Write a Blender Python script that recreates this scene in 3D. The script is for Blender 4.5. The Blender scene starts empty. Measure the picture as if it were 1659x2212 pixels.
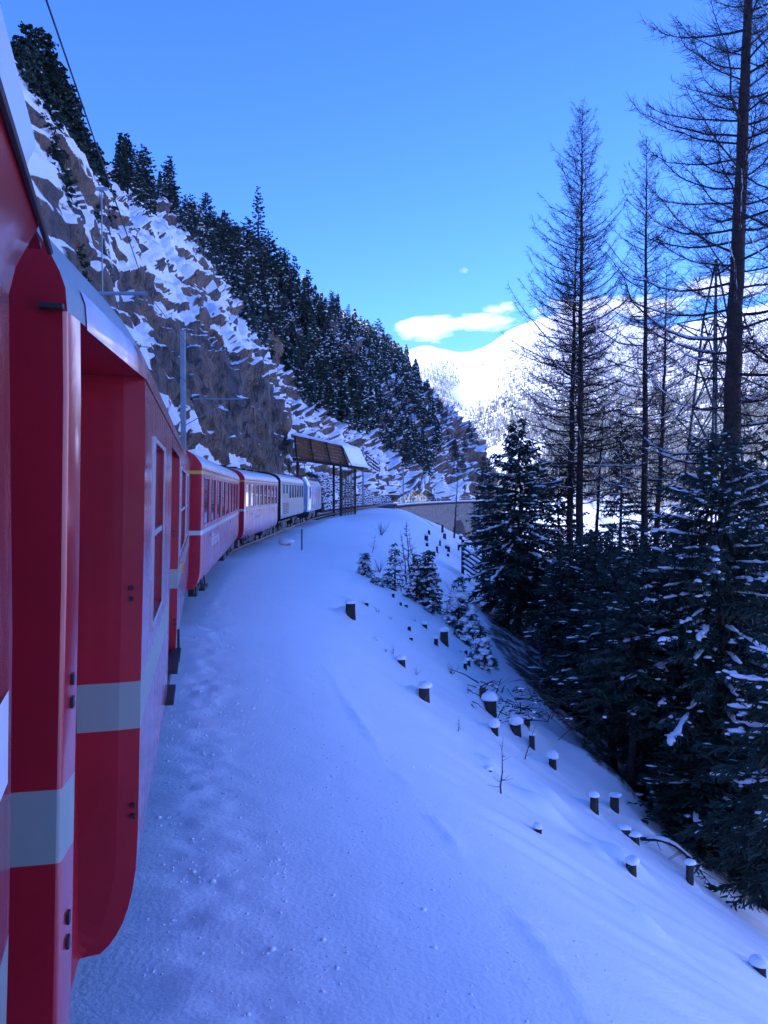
import bpy, math, random
import numpy as np
from mathutils import Vector, Matrix

R = math.radians
C = bpy.context.scene.collection
sc = bpy.context.scene
rng = np.random.default_rng(7)
random.seed(7)

# ------------------------------------------------------------------ camera, sky, sun, exposure
EYE = np.array([0.0, 0.0, 2.55])
FPX, CX, CY, HOR = 1800.0, 829.5, 1106.0, 1062.0      # photograph measured on a 1659 x 2212 copy
PITCH = math.atan((CY - HOR) / FPX)
cam = bpy.data.cameras.new('camera')
cam.sensor_fit = 'VERTICAL'; cam.sensor_height = 36.0; cam.lens = FPX / 2212.0 * 36.0
cam.clip_start = 0.05; cam.clip_end = 20000
camo = bpy.data.objects.new('camera', cam); C.objects.link(camo)
camo.location = EYE; camo.rotation_euler = (math.pi / 2 - PITCH, 0, 0)
sc.camera = camo

SUN_EL, SUN_AZ = R(21), math.atan2(-0.80, -0.60)       # direction to the sun: behind the left-hand mountain
world = bpy.data.worlds.new('World'); sc.world = world; world.use_nodes = True
wn, wl = world.node_tree.nodes, world.node_tree.links
wn.clear()
sky = wn.new('ShaderNodeTexSky'); sky.sky_type = 'NISHITA'; sky.sun_disc = False
sky.sun_elevation = SUN_EL; sky.sun_rotation = SUN_AZ
sky.altitude = 2300; sky.air_density = 1.0; sky.dust_density = 0.1; sky.ozone_density = 5.0
bg = wn.new('ShaderNodeBackground'); bg.inputs['Strength'].default_value = 0.115
wout = wn.new('ShaderNodeOutputWorld')
def wmath(op, a, b=None, c=None, clamp=False):
    k = wn.new('ShaderNodeMath'); k.operation = op; k.use_clamp = clamp
    for i, x in enumerate((a, b, c)):
        if x is None: continue
        if isinstance(x, (int, float)): k.inputs[i].default_value = x
        else: wl.new(x, k.inputs[i])
    return k.outputs[0]
wtc = wn.new('ShaderNodeTexCoord'); wsep = wn.new('ShaderNodeSeparateXYZ'); wl.new(wtc.outputs['Generated'], wsep.inputs[0])
az = wmath('ARCTAN2', wsep.outputs[0], wsep.outputs[1]); el = wmath('ARCSINE', wsep.outputs[2])
wmap = wn.new('ShaderNodeMapping'); wmap.inputs['Scale'].default_value = (1, 1, 2.6); wl.new(wtc.outputs['Generated'], wmap.inputs[0])
wns = wn.new('ShaderNodeTexNoise'); wns.inputs['Scale'].default_value = 24; wns.inputs['Detail'].default_value = 9; wns.inputs['Roughness'].default_value = .58
wl.new(wmap.outputs[0], wns.inputs['Vector'])
cloud = None      # fair weather clouds low over the far ridge: (azimuth, elevation, half width, half height, strength)
for a0, e0, ra, re, st in ((.052, .190, .050, .020, .95), (.100, .197, .075, .015, 1.0), (.145, .214, .040, .013, .6), (.26, .208, .13, .020, .95), (.40, .222, .12, .018, .8), (.093, .256, .016, .007, .42), (-.9, .22, .2, .03, .9), (1.1, .2, .25, .03, .9), (2.2, .2, .3, .03, .9)):
    q = wmath('ADD', wmath('POWER', wmath('DIVIDE', wmath('ABSOLUTE', wmath('SUBTRACT', az, a0)), ra), 2.0), wmath('POWER', wmath('DIVIDE', wmath('ABSOLUTE', wmath('SUBTRACT', el, e0)), re), 2.0))
    v = wmath('MULTIPLY', wmath('SUBTRACT', 1.0, q, clamp=True), st)
    cloud = v if cloud is None else wmath('MAXIMUM', cloud, v)
cm = wn.new('ShaderNodeMapRange'); cm.inputs[1].default_value = .34; cm.inputs[2].default_value = .95
wl.new(wmath('ADD', cloud, wmath('MULTIPLY', wmath('SUBTRACT', wns.outputs[0], .5), wmath('MULTIPLY', wmath('MINIMUM', cloud, .5), 4.6))), cm.inputs[0])
wmix = wn.new('ShaderNodeMix'); wmix.data_type = 'RGBA'; wmix.inputs[7].default_value = (6.6, 6.3, 5.6, 1)
wl.new(cm.outputs[0], wmix.inputs[0]); wl.new(sky.outputs[0], wmix.inputs[6])
wl.new(wmix.outputs[2], bg.inputs[0]); wl.new(bg.outputs[0], wout.inputs[0])
sl = bpy.data.lights.new('sun', 'SUN'); sl.energy = 4.2; sl.angle = R(0.5); sl.color = (1.0, 0.86, 0.66)
so = bpy.data.objects.new('sun', sl); C.objects.link(so)
to_sun = Vector((math.sin(SUN_AZ) * math.cos(SUN_EL), math.cos(SUN_AZ) * math.cos(SUN_EL), math.sin(SUN_EL)))
so.rotation_euler = to_sun.to_track_quat('Z', 'Y').to_euler()
sc.view_settings.view_transform = 'Standard'; sc.view_settings.look = 'None'
sc.view_settings.exposure = 1.36; sc.view_settings.gamma = 1.0
sc.view_settings.use_curve_mapping = False
sc.view_settings.use_white_balance = True; sc.view_settings.white_balance_temperature = 4600; sc.view_settings.white_balance_tint = 38
sc.cycles.use_denoising = True
sc.cycles.max_bounces = 6; sc.cycles.diffuse_bounces = 3; sc.cycles.glossy_bounces = 3
sc.cycles.transparent_max_bounces = 6; sc.cycles.transmission_bounces = 3
sc.cycles.sample_clamp_indirect = 6.0

# ------------------------------------------------------------------ maths helpers
def ray(px, py):
    x, y = (px - CX) / FPX, (CY - py) / FPX
    c, s = math.cos(PITCH), math.sin(PITCH)
    d = np.array([x, c + y * s, -s + y * c])
    return d / d[1]
def P(px, py, Y):
    return EYE + ray(px, py) * Y
def project(v):
    v = np.asarray(v, float) - EYE
    c, s = math.cos(PITCH), math.sin(PITCH)
    f = v[..., 1] * c - v[..., 2] * s; u = v[..., 1] * s + v[..., 2] * c
    f = np.where(f < 0.05, 0.05, f)
    return CX + v[..., 0] / f * FPX, CY - u / f * FPX
def sstep(a, b, x):
    t = np.clip((np.asarray(x, float) - a) / (b - a), 0, 1); return t * t * (3 - 2 * t)
def hermite(xs, ys):
    xs = np.array(xs, float); ys = np.array(ys, float)
    d = np.diff(ys, axis=0) / (np.diff(xs) if ys.ndim == 1 else np.diff(xs)[:, None])
    m = np.empty_like(ys); m[0] = d[0]; m[-1] = d[-1]
    h = np.diff(xs)
    for i in range(1, len(xs) - 1):
        m[i] = (d[i - 1] * h[i] + d[i] * h[i - 1]) / (h[i] + h[i - 1])
    def f(x):
        x = np.asarray(x, float)
        i = np.clip(np.searchsorted(xs, x) - 1, 0, len(xs) - 2)
        hh = xs[i + 1] - xs[i]; t = (x - xs[i]) / hh
        t = np.clip(t, -3, 4)
        if ys.ndim > 1: t = t[..., None]; hh = hh[..., None]
        return ((2 * t**3 - 3 * t**2 + 1) * ys[i] + (t**3 - 2 * t**2 + t) * hh * m[i]
                + (-2 * t**3 + 3 * t**2) * ys[i + 1] + (t**3 - t**2) * hh * m[i + 1])
    return f
def _hash(i, j, k):
    n = (i.astype(np.int64) * 374761393 + j.astype(np.int64) * 668265263 + k.astype(np.int64) * 2147483647 // 7) & 0xFFFFFFFF
    n = ((n ^ (n >> 13)) * 1274126177) & 0xFFFFFFFF
    n = ((n ^ (n >> 16)) * 2246822519) & 0xFFFFFFFF
    return ((n ^ (n >> 15)) & 0xFFFFFF) / float(0xFFFFFF) * 2 - 1
def noise(p, s=1.0, seed=0):
    p = np.asarray(p, float) / s + seed * 17.13
    i = np.floor(p).astype(np.int64); f = p - i; f = f * f * f * (f * (f * 6 - 15) + 10)
    r = 0
    for dx in (0, 1):
        for dy in (0, 1):
            for dz in (0, 1):
                w = (f[..., 0] if dx else 1 - f[..., 0]) * (f[..., 1] if dy else 1 - f[..., 1]) * (f[..., 2] if dz else 1 - f[..., 2])
                r = r + w * _hash(i[..., 0] + dx, i[..., 1] + dy, i[..., 2] + dz)
    return r
def fbm(p, s, octs=4, seed=0, gain=0.5):
    a, r = 1.0, 0
    for o in range(octs):
        r = r + a * noise(p, s / 2**o, seed + o * 3); a *= gain
    return r

# ------------------------------------------------------------------ mesh helpers
ICO = None
class MB:
    def __init__(s): s.v = []; s.f = {}; s.n = 0
    def add(s, v, faces, m=0):
        v = np.asarray(v, float).reshape(-1, 3); faces = np.asarray(faces, np.int64)
        s.v.append(v); s.f.setdefault((faces.shape[1], m), []).append(faces + s.n); s.n += len(v)
    def box(s, c, size, rot=None, m=0):
        h = np.array(size, float) / 2
        v = np.array([[x, y, z] for x in (-1, 1) for y in (-1, 1) for z in (-1, 1)], float) * h
        if rot is not None: v = v @ np.array(rot).T
        s.add(v + np.array(c, float), [[0, 1, 3, 2], [4, 6, 7, 5], [0, 4, 5, 1], [2, 3, 7, 6], [0, 2, 6, 4], [1, 5, 7, 3]], m)
    def bar(s, a, b, w, h=None, m=0):
        a = np.array(a, float); b = np.array(b, float); d = b - a; L = np.linalg.norm(d); d = d / L
        up = np.array([0, 0, 1.0]) if abs(d[2]) < 0.9 else np.array([1.0, 0, 0])
        x = np.cross(d, up); x /= np.linalg.norm(x); z = np.cross(x, d)
        s.box((a + b) / 2, (w, L, h or w), np.stack([x, d, z], 1), m)
    def tube(s, pts, rad, n=6, m=0, cap=True):
        pts = np.asarray(pts, float); K = len(pts); rad = np.broadcast_to(np.asarray(rad, float), (K,))
        t = np.gradient(pts, axis=0); t /= np.linalg.norm(t, axis=1)[:, None] + 1e-9
        ref = np.array([0, 0, 1.0]) if abs(t[0, 2]) < 0.85 else np.array([1.0, 0, 0])
        x = np.cross(t, ref); x /= np.linalg.norm(x, axis=1)[:, None] + 1e-9; y = np.cross(x, t)
        a = np.arange(n) * 2 * math.pi / n
        v = pts[:, None] + rad[:, None, None] * (x[:, None] * np.cos(a)[None, :, None] + y[:, None] * np.sin(a)[None, :, None])
        i = np.arange(K - 1)[:, None] * n; j = np.arange(n)[None]
        q = np.stack([i + j, i + (j + 1) % n, i + n + (j + 1) % n, i + n + j], -1).reshape(-1, 4)
        s.add(v, q, m)
        if cap and n > 3:
            b = s.n - K * n
            s.f.setdefault((n, m), []).append(np.array([[b + k for k in range(n)][::-1], [b + (K - 1) * n + k for k in range(n)]]))
    def grid(s, V, m=0, flip=False, mask=None):
        a, b = V.shape[:2]; idx = np.arange(a * b).reshape(a, b)
        q = np.stack([idx[:-1, :-1], idx[1:, :-1], idx[1:, 1:], idx[:-1, 1:]], -1)
        if flip: q = q[..., ::-1]
        q = q.reshape(-1, 4) if mask is None else q[mask]
        if mask is not None:
            used = np.unique(q); re = np.full(a * b, -1); re[used] = np.arange(len(used)); s.add(V.reshape(-1, 3)[used], re[q], m); return
        s.add(V.reshape(-1, 3), q, m)
    def quadstrip(s, A, B, wa, wb, N, m=0):
        # ribbons from A to B, widened along N
        v = np.stack([A - N * wa, A + N * wa, B + N * wb, B - N * wb], 1)
        s.add(v.reshape(-1, 3), np.arange(len(A) * 4).reshape(-1, 4), m)
    def blobs(s, c, r, m=0, lod=0, seed=0):
        # lumpy rounded clumps; c (N,3), r (N,3)
        c = np.asarray(c, float).reshape(-1, 3); r = np.asarray(r, float).reshape(-1, 3)
        V, F = (OCT, OCTF) if lod == 0 else ((ICO0, ICO0F) if lod == 1 else (ICO1, ICO1F))
        g = np.random.default_rng(seed + len(c))
        k = 1 + g.uniform(-.22, .22, (len(c), len(V), 1))
        v = c[:, None] + V[None] * k * r[:, None]
        f = (F[None] + (np.arange(len(c)) * len(V))[:, None, None]).reshape(-1, 3)
        s.add(v.reshape(-1, 3), f, m)
    def poly(s, v, m=0):
        s.add(v, [list(range(len(v)))], m)
    def mesh(s, name, mats, smooth=False):
        me = bpy.data.meshes.new(name)
        v = np.concatenate(s.v) if s.v else np.zeros((0, 3))
        me.vertices.add(len(v)); me.vertices.foreach_set('co', v.astype(np.float32).ravel())
        loops, starts, tot, mi = [], [], [], []; off = 0
        for (n, m), fs in s.f.items():
            f = np.concatenate(fs); loops.append(f.ravel()); starts.append(off + np.arange(len(f)) * n)
            tot.append(np.full(len(f), n)); mi.append(np.full(len(f), m)); off += f.size
        if loops:
            loops = np.concatenate(loops); starts = np.concatenate(starts)
            me.loops.add(len(loops)); me.loops.foreach_set('vertex_index', loops.astype(np.int32))
            me.polygons.add(len(starts)); me.polygons.foreach_set('loop_start', starts.astype(np.int32))
            me.polygons.foreach_set('material_index', np.concatenate(mi).astype(np.int32))
            me.polygons.foreach_set('use_smooth', np.full(len(starts), smooth))
        me.update(calc_edges=True); me.validate()
        for k in (mats if isinstance(mats, (list, tuple)) else [mats]): me.materials.append(k)
        return me
    def build(s, name, mats, parent=None, smooth=False, loc=None):
        o = bpy.data.objects.new(name, s.mesh(name, mats, smooth)); C.objects.link(o)
        if parent is not None: o.parent = parent
        if loc is not None: o.location = loc
        return o
OCT = np.array([[1, 0, 0], [-1, 0, 0], [0, 1, 0], [0, -1, 0], [0, 0, 1], [0, 0, -1]], float)
OCTF = np.array([[0, 2, 4], [2, 1, 4], [1, 3, 4], [3, 0, 4], [2, 0, 5], [1, 2, 5], [3, 1, 5], [0, 3, 5]])
def _ico():
    t = (1 + 5**.5) / 2
    v = np.array([[-1, t, 0], [1, t, 0], [-1, -t, 0], [1, -t, 0], [0, -1, t], [0, 1, t], [0, -1, -t], [0, 1, -t], [t, 0, -1], [t, 0, 1], [-t, 0, -1], [-t, 0, 1]], float)
    v /= np.linalg.norm(v[0])
    f = [[0, 11, 5], [0, 5, 1], [0, 1, 7], [0, 7, 10], [0, 10, 11], [1, 5, 9], [5, 11, 4], [11, 10, 2], [10, 7, 6], [7, 1, 8], [3, 9, 4], [3, 4, 2], [3, 2, 6], [3, 6, 8], [3, 8, 9], [4, 9, 5], [2, 4, 11], [6, 2, 10], [8, 6, 7], [9, 8, 1]]
    vl = [tuple(x) for x in v]; cache = {}; nf = []
    def mid(a, b):
        k = (min(a, b), max(a, b))
        if k not in cache:
            m = (np.array(vl[a]) + np.array(vl[b])) / 2; m /= np.linalg.norm(m); vl.append(tuple(m)); cache[k] = len(vl) - 1
        return cache[k]
    for a, b, c in f:
        x, y, z = mid(a, b), mid(b, c), mid(c, a); nf += [[a, x, z], [b, y, x], [c, z, y], [x, y, z]]
    return v, np.array(f), np.array(vl), np.array(nf)
ICO0, ICO0F, ICO1, ICO1F = _ico()

def tag(o, label=None, cat=None, group=None, kind=None):
    if label: o['label'] = label
    if cat: o['category'] = cat
    if group: o['group'] = group
    if kind: o['kind'] = kind
    return o
def thing(name, label, cat, loc=(0, 0, 0), rz=0, group=None):
    o = bpy.data.objects.new(name, None); C.objects.link(o)
    o.location = loc; o.rotation_euler = (0, 0, rz)
    return tag(o, label, cat, group)
def dup(o, parent=None):
    c = o.copy(); C.objects.link(c)
    if parent is not None: c.parent = parent
    for ch in list(o.children): dup(ch, c)
    return c

# ------------------------------------------------------------------ materials
def mat(name, col, rough=0.6, metal=0.0, coat=0.0, var=0.0, vscale=3.0, bump=0.0, bscale=20.0, spec=0.5, col2=None, rvar=0.0):
    m = bpy.data.materials.new(name); m.use_nodes = True
    n, l = m.node_tree.nodes, m.node_tree.links
    b = n['Principled BSDF']
    b.inputs['Base Color'].default_value = (*col, 1); b.inputs['Roughness'].default_value = rough
    b.inputs['Metallic'].default_value = metal; b.inputs['Coat Weight'].default_value = coat
    b.inputs['Coat Roughness'].default_value = 0.06; b.inputs['Coat IOR'].default_value = 1.55; b.inputs['Specular IOR Level'].default_value = spec
    tc = n.new('ShaderNodeTexCoord')
    if var or col2:
        t = n.new('ShaderNodeTexNoise'); t.inputs['Scale'].default_value = vscale; t.inputs['Detail'].default_value = 5
        l.new(tc.outputs['Object'], t.inputs['Vector'])
        mx = n.new('ShaderNodeMix'); mx.data_type = 'RGBA'
        c2 = col2 if col2 else tuple(c * (1 - var) for c in col)
        mx.inputs[6].default_value = (*col, 1); mx.inputs[7].default_value = (*c2, 1)
        rp = n.new('ShaderNodeMapRange'); rp.inputs[1].default_value = .35; rp.inputs[2].default_value = .65
        l.new(t.outputs[0], rp.inputs[0]); l.new(rp.outputs[0], mx.inputs[0]); l.new(mx.outputs[2], b.inputs['Base Color'])
    if rvar:
        mp = n.new('ShaderNodeMapping'); mp.inputs['Scale'].default_value = (3, 3, .6); l.new(tc.outputs['Object'], mp.inputs[0])
        t3 = n.new('ShaderNodeTexNoise'); t3.inputs['Scale'].default_value = 2.2; t3.inputs['Detail'].default_value = 8; t3.inputs['Roughness'].default_value = .65; l.new(mp.outputs[0], t3.inputs['Vector'])
        r3 = n.new('ShaderNodeMapRange'); r3.inputs[1].default_value = .35; r3.inputs[2].default_value = .7; r3.inputs[3].default_value = .04; r3.inputs[4].default_value = rvar
        l.new(t3.outputs[0], r3.inputs[0]); l.new(r3.outputs[0], b.inputs['Coat Roughness'])
        t4 = n.new('ShaderNodeTexNoise'); t4.inputs['Scale'].default_value = 2.6; t4.inputs['Detail'].default_value = 2; l.new(tc.outputs['Object'], t4.inputs['Vector'])
        b4 = n.new('ShaderNodeBump'); b4.inputs['Strength'].default_value = .06; b4.inputs['Distance'].default_value = .05; l.new(t4.outputs[0], b4.inputs['Height']); l.new(b4.outputs[0], b.inputs['Normal']); l.new(b4.outputs[0], b.inputs['Coat Normal'])
    if bump:
        t2 = n.new('ShaderNodeTexNoise'); t2.inputs['Scale'].default_value = bscale; t2.inputs['Detail'].default_value = 6
        l.new(tc.outputs['Object'], t2.inputs['Vector'])
        bp = n.new('ShaderNodeBump'); bp.inputs['Strength'].default_value = bump; bp.inputs['Distance'].default_value = 0.05
        l.new(t2.outputs[0], bp.inputs['Height']); l.new(bp.outputs[0], b.inputs['Normal'])
    return m
M = {}
M['snow'] = mat('snow', (.93, .95, .97), .55, var=.03, vscale=.8, bump=.22, bscale=28)
M['snowcap'] = mat('snow_cap', (.92, .94, .97), .6, bump=.25, bscale=12)
M['red'] = mat('coach_red', (.32, .002, .012), .30, coat=.9, var=.10, vscale=1.5, rvar=.22)
M['redmatte'] = mat('coach_red_end_paint', (.30, .002, .014), .5, coat=.12, var=.18, vscale=2.5, spec=.3)
M['red2'] = mat('coach_red_weathered', (.44, .012, .03), .38, coat=.75, var=.18, vscale=2.0, rvar=.35)
M['stripe'] = mat('coach_grey_stripe', (.24, .29, .26), .45, coat=.3, var=.1)
M['stripe2'] = mat('coach_white_stripe', (.6, .66, .62), .4, coat=.5, var=.1)
M['yellow'] = mat('coach_yellow', (.62, .40, .05), .4, coat=.5)
M['roofgrey'] = mat('roof_grey', (.20, .25, .27), .5, var=.15, vscale=2, bump=.1, bscale=80)
M['roofpale'] = mat('roof_pale_grey', (.66, .67, .66), .32, coat=.5, var=.12, vscale=2)
M['roofsilver'] = mat('roof_silver', (.62, .63, .60), .35, metal=.35, var=.25, vscale=1.2)
M['silver'] = mat('coach_silver', (.21, .245, .24), .4, metal=.1, coat=.25, var=.15, vscale=1.2)
M['dark'] = mat('underframe_black', (.02, .02, .022), .6, var=.3)
M['rubber'] = mat('rubber_black', (.015, .015, .017), .5)
M['glass'] = mat('window_glass', (.012, .016, .018), .03, spec=.6, coat=1.0)
M['alu'] = mat('aluminium', (.55, .57, .58), .3, metal=.8)
M['steel'] = mat('galvanised_steel', (.30, .36, .40), .45, metal=.4, var=.2)
M['pylonsteel'] = mat('weathered_pylon_steel', (.075, .08, .075), .7)
M['rail'] = mat('rail_steel', (.13, .09, .07), .4, metal=.6, var=.3)
M['wood'] = mat('weathered_timber', (.34, .16, .065), .75, var=.4, vscale=4, bump=.4, bscale=30)
M['wooddark'] = mat('dark_timber', (.05, .035, .028), .8, var=.4, vscale=5, bump=.3)
M['bark'] = mat('bark', (.045, .033, .026), .9, var=.45, vscale=6, bump=.8, bscale=14)
M['bark2'] = mat('larch_bark', (.06, .042, .034), .9, var=.5, vscale=4, bump=.8, bscale=9)
M['twig'] = mat('larch_twig', (.05, .034, .028), .9, var=.3)
M['needle'] = mat('spruce_needles', (.036, .062, .036), .7, var=.5, vscale=1.2)
M['needle2'] = mat('far_needles', (.045, .072, .045), .75, var=.5, vscale=.6)
M['stone'] = mat('viaduct_stone', (.20, .18, .16), .85, var=.4, vscale=1.2, bump=.5, bscale=6)
M['stonedark'] = mat('wall_stone', (.10, .09, .085), .9, var=.5, vscale=2)
M['white'] = mat('white_paint', (.75, .77, .78), .35, coat=.6)
M['locowhite'] = mat('loco_pale_paint', (.38, .50, .60), .35, coat=.6, var=.12)
M['locoblue'] = mat('loco_blue_paint', (.16, .30, .55), .35, coat=.6, var=.15)
M['locopink'] = mat('loco_pink_paint', (.62, .20, .30), .35, coat=.6, var=.2)
M['post'] = mat('marker_post_green', (.05, .085, .08), .6, var=.3)
M['grass'] = mat('dry_twigs', (.07, .055, .04), .9)
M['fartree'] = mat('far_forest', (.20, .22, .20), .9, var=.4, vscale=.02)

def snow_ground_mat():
    m = mat('snow_with_dark_floor', (.93, .95, .97), .55, var=.03, vscale=.8, bump=.22, bscale=28)
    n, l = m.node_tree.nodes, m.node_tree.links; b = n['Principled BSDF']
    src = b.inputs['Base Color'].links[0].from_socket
    at = n.new('ShaderNodeAttribute'); at.attribute_name = 'dark_floor'; tc = n.new('ShaderNodeTexCoord')
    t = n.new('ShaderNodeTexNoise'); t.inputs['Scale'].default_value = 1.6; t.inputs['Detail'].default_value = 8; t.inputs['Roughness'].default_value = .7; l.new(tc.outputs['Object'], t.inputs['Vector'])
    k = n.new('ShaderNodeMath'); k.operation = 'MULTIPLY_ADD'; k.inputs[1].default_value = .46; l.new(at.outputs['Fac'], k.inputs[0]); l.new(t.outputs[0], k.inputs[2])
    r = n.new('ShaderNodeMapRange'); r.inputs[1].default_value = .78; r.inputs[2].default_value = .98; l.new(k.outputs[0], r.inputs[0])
    x = n.new('ShaderNodeMix'); x.data_type = 'RGBA'; x.inputs[7].default_value = (.055, .045, .035, 1); l.new(src, x.inputs[6]); l.new(r.outputs[0], x.inputs[0]); l.new(x.outputs[2], b.inputs['Base Color'])  # noise-broken dark brown mixed over the snow where the mask is set
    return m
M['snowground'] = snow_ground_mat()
def rock_mat(name, thr=.40, wid=.07, nscale=.35, noiseamt=.42, rocka=(.25, .18, .125), rockb=(.12, .118, .118), attr=None):
    m = bpy.data.materials.new(name); m.use_nodes = True
    n, l = m.node_tree.nodes, m.node_tree.links; b = n['Principled BSDF']; b.inputs['Roughness'].default_value = .8
    b.inputs['Specular IOR Level'].default_value = .2
    g = n.new('ShaderNodeNewGeometry'); sep = n.new('ShaderNodeSeparateXYZ'); l.new(g.outputs['Normal'], sep.inputs[0])
    tc = n.new('ShaderNodeTexCoord')
    def nz(scale, det=6, vec=None):
        t = n.new('ShaderNodeTexNoise'); t.inputs['Scale'].default_value = scale; t.inputs['Detail'].default_value = det
        t.inputs['Roughness'].default_value = .65
        l.new(vec if vec else tc.outputs['Object'], t.inputs['Vector']); return t.outputs[0]
    def math_(op, a, b_):
        k = n.new('ShaderNodeMath'); k.operation = op
        for i, x in enumerate((a, b_)):
            if isinstance(x, (int, float)): k.inputs[i].default_value = x
            else: l.new(x, k.inputs[i])
        return k.outputs[0]
    s = math_('ADD', sep.outputs['Z'], math_('MULTIPLY', math_('SUBTRACT', nz(nscale), .5), noiseamt))
    s = math_('ADD', s, math_('MULTIPLY', math_('SUBTRACT', nz(nscale * 5), .5), noiseamt * .6))
    if attr:
        at = n.new('ShaderNodeAttribute'); at.attribute_name = attr; s = math_('SUBTRACT', s, at.outputs['Fac'])
    mr = n.new('ShaderNodeMapRange'); mr.inputs[1].default_value = thr; mr.inputs[2].default_value = thr + wid; l.new(s, mr.inputs[0])
    mp = n.new('ShaderNodeMapping'); mp.inputs['Scale'].default_value = (1, 1, .25); l.new(tc.outputs['Object'], mp.inputs[0])
    c1 = n.new('ShaderNodeMix'); c1.data_type = 'RGBA'; c1.inputs[6].default_value = (*rocka, 1); c1.inputs[7].default_value = (*rockb, 1)
    r1 = n.new('ShaderNodeMapRange'); r1.inputs[1].default_value = .38; r1.inputs[2].default_value = .6; l.new(nz(.22, 8, mp.outputs[0]), r1.inputs[0]); l.new(r1.outputs[0], c1.inputs[0])
    c2 = n.new('ShaderNodeMix'); c2.data_type = 'RGBA'; c2.inputs[7].default_value = (.04, .035, .03, 1); l.new(c1.outputs[2], c2.inputs[6])
    r2 = n.new('ShaderNodeMapRange'); r2.inputs[1].default_value = .52; r2.inputs[2].default_value = .72; l.new(nz(1.1, 8, mp.outputs[0]), r2.inputs[0]); l.new(r2.outputs[0], c2.inputs[0])
    c3 = n.new('ShaderNodeMix'); c3.data_type = 'RGBA'; c3.inputs[7].default_value = (.84, .88, .94, 1)
    l.new(c2.outputs[2], c3.inputs[6]); l.new(mr.outputs[0], c3.inputs[0]); l.new(c3.outputs[2], b.inputs['Base Color'])
    bp = n.new('ShaderNodeBump'); bp.inputs['Distance'].default_value = .7
    l.new(math_('SUBTRACT', 1.0, math_('MULTIPLY', mr.outputs[0], .75)), bp.inputs['Strength'])
    vo = n.new('ShaderNodeTexVoronoi'); vo.feature = 'F1'; vo.inputs['Scale'].default_value = .75; vo.inputs['Detail'].default_value = 3; vo.inputs['Roughness'].default_value = .6
    wv_ = n.new('ShaderNodeVectorMath'); wv_.operation = 'ADD'; tn = n.new('ShaderNodeTexNoise'); tn.inputs['Scale'].default_value = .8; tn.inputs['Detail'].default_value = 4
    l.new(mp.outputs[0], tn.inputs['Vector']); l.new(mp.outputs[0], wv_.inputs[0]); l.new(tn.outputs['Color'], wv_.inputs[1]); l.new(wv_.outputs[0], vo.inputs['Vector'])
    l.new(math_('ADD', math_('MULTIPLY', nz(1.2, 10), .8), math_('MULTIPLY', vo.outputs['Distance'], -1.1)), bp.inputs['Height']); l.new(bp.outputs[0], b.inputs['Normal'])
    return m
M['rock'] = rock_mat('rock_and_snow', attr='bare')
M['rockfar'] = rock_mat('far_rock_and_snow', thr=.40, wid=.14, nscale=.004, noiseamt=.35)

# ------------------------------------------------------------------ the lie of the land
S = hermite([-260, -130, -60, -30, -12, 0, 2.25, 15.5, 33.5, 47, 62, 80, 104, 140, 180, 200, 230, 260, 300, 340, 420],
            [150, 70, 27, 11.2, 3.5, -.2, -.73, -3.6, -5.7, -5.93, -6.02, -5.9, -4.75, -1.5, 4.1, 9, 19.5, 33, 56, 82, 140])
U0 = hermite([-30, 12, 20, 30, 42, 58, 80, 105, 135, 150, 165], [2.5, 2.6, 3.0, 4.4, 6.0, 7.4, 8.6, 8.6, 6.0, 4.5, 3.0])
SL = hermite([-30, 34, 58, 85, 110, 150, 165, 200], [.74, .74, .68, .56, .54, .62, .8, .9])
LUMPS = []     # (x, y, radius, height) buried stumps and hummocks in the snow
TRAIL_U = 2.42
def ground_z(x, y, fine=False):
    x = np.asarray(x, float); y = np.asarray(y, float)
    u = x - S(y); yc = np.clip(y, -30, 165)
    u0 = U0(yc); m = SL(np.clip(y, -30, 200))
    d = u - u0; w = 1.0 + .05 * np.clip(y, 0, 60)
    drop = m * (d + np.sqrt(d * d + w * w)) / 2
    lim = 75.0; drop = lim * (1 - np.exp(-drop / lim * 1.0)) * 1.0 + .06 * np.maximum(d - 60, 0)
    z = .05 - .03 * (1 - sstep(-.5, .3, u)) - .16 * sstep(70, 85, y) * (1 - sstep(-.2, .3, u)) - drop
    gorge = sstep(170, 184, y) * sstep(-5.0 - 12 * sstep(262, 290, y), -2.6 - 12 * sstep(262, 290, y), u)
    z = z * (1 - gorge) + (-24 - .5 * np.maximum(u, 0) - 75 * sstep(245, 330, y)) * gorge
    p = np.stack([x, y, np.zeros_like(x)], -1)
    slope = sstep(0, 2.5, d); off = sstep(.2, .9, u)
    z = z + off * (.016 * noise(p, 2.6, 1) + .004 * noise(p, .8, 2) * (1 - slope)) + slope * (.16 * noise(p, 3.6, 4) + .07 * noise(p, 1.3, 5))
    for lx, ly, lr, lh in LUMPS:
        q = ((x - lx)**2 + (y - ly)**2) / lr**2
        z = z + lh * np.exp(-q * 1.6)
    return z
def hit(px, py, y0=1.5, y1=320):
    d = ray(px, py); Y = np.geomspace(y0, y1, 2600)
    p = EYE[None] + d[None] * Y[:, None]
    below = p[:, 2] < ground_z(p[:, 0], p[:, 1])
    k = int(np.argmax(below)) if below.any() else len(Y) - 1
    return p[k] if k == 0 else (p[k] + p[k - 1]) / 2
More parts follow.
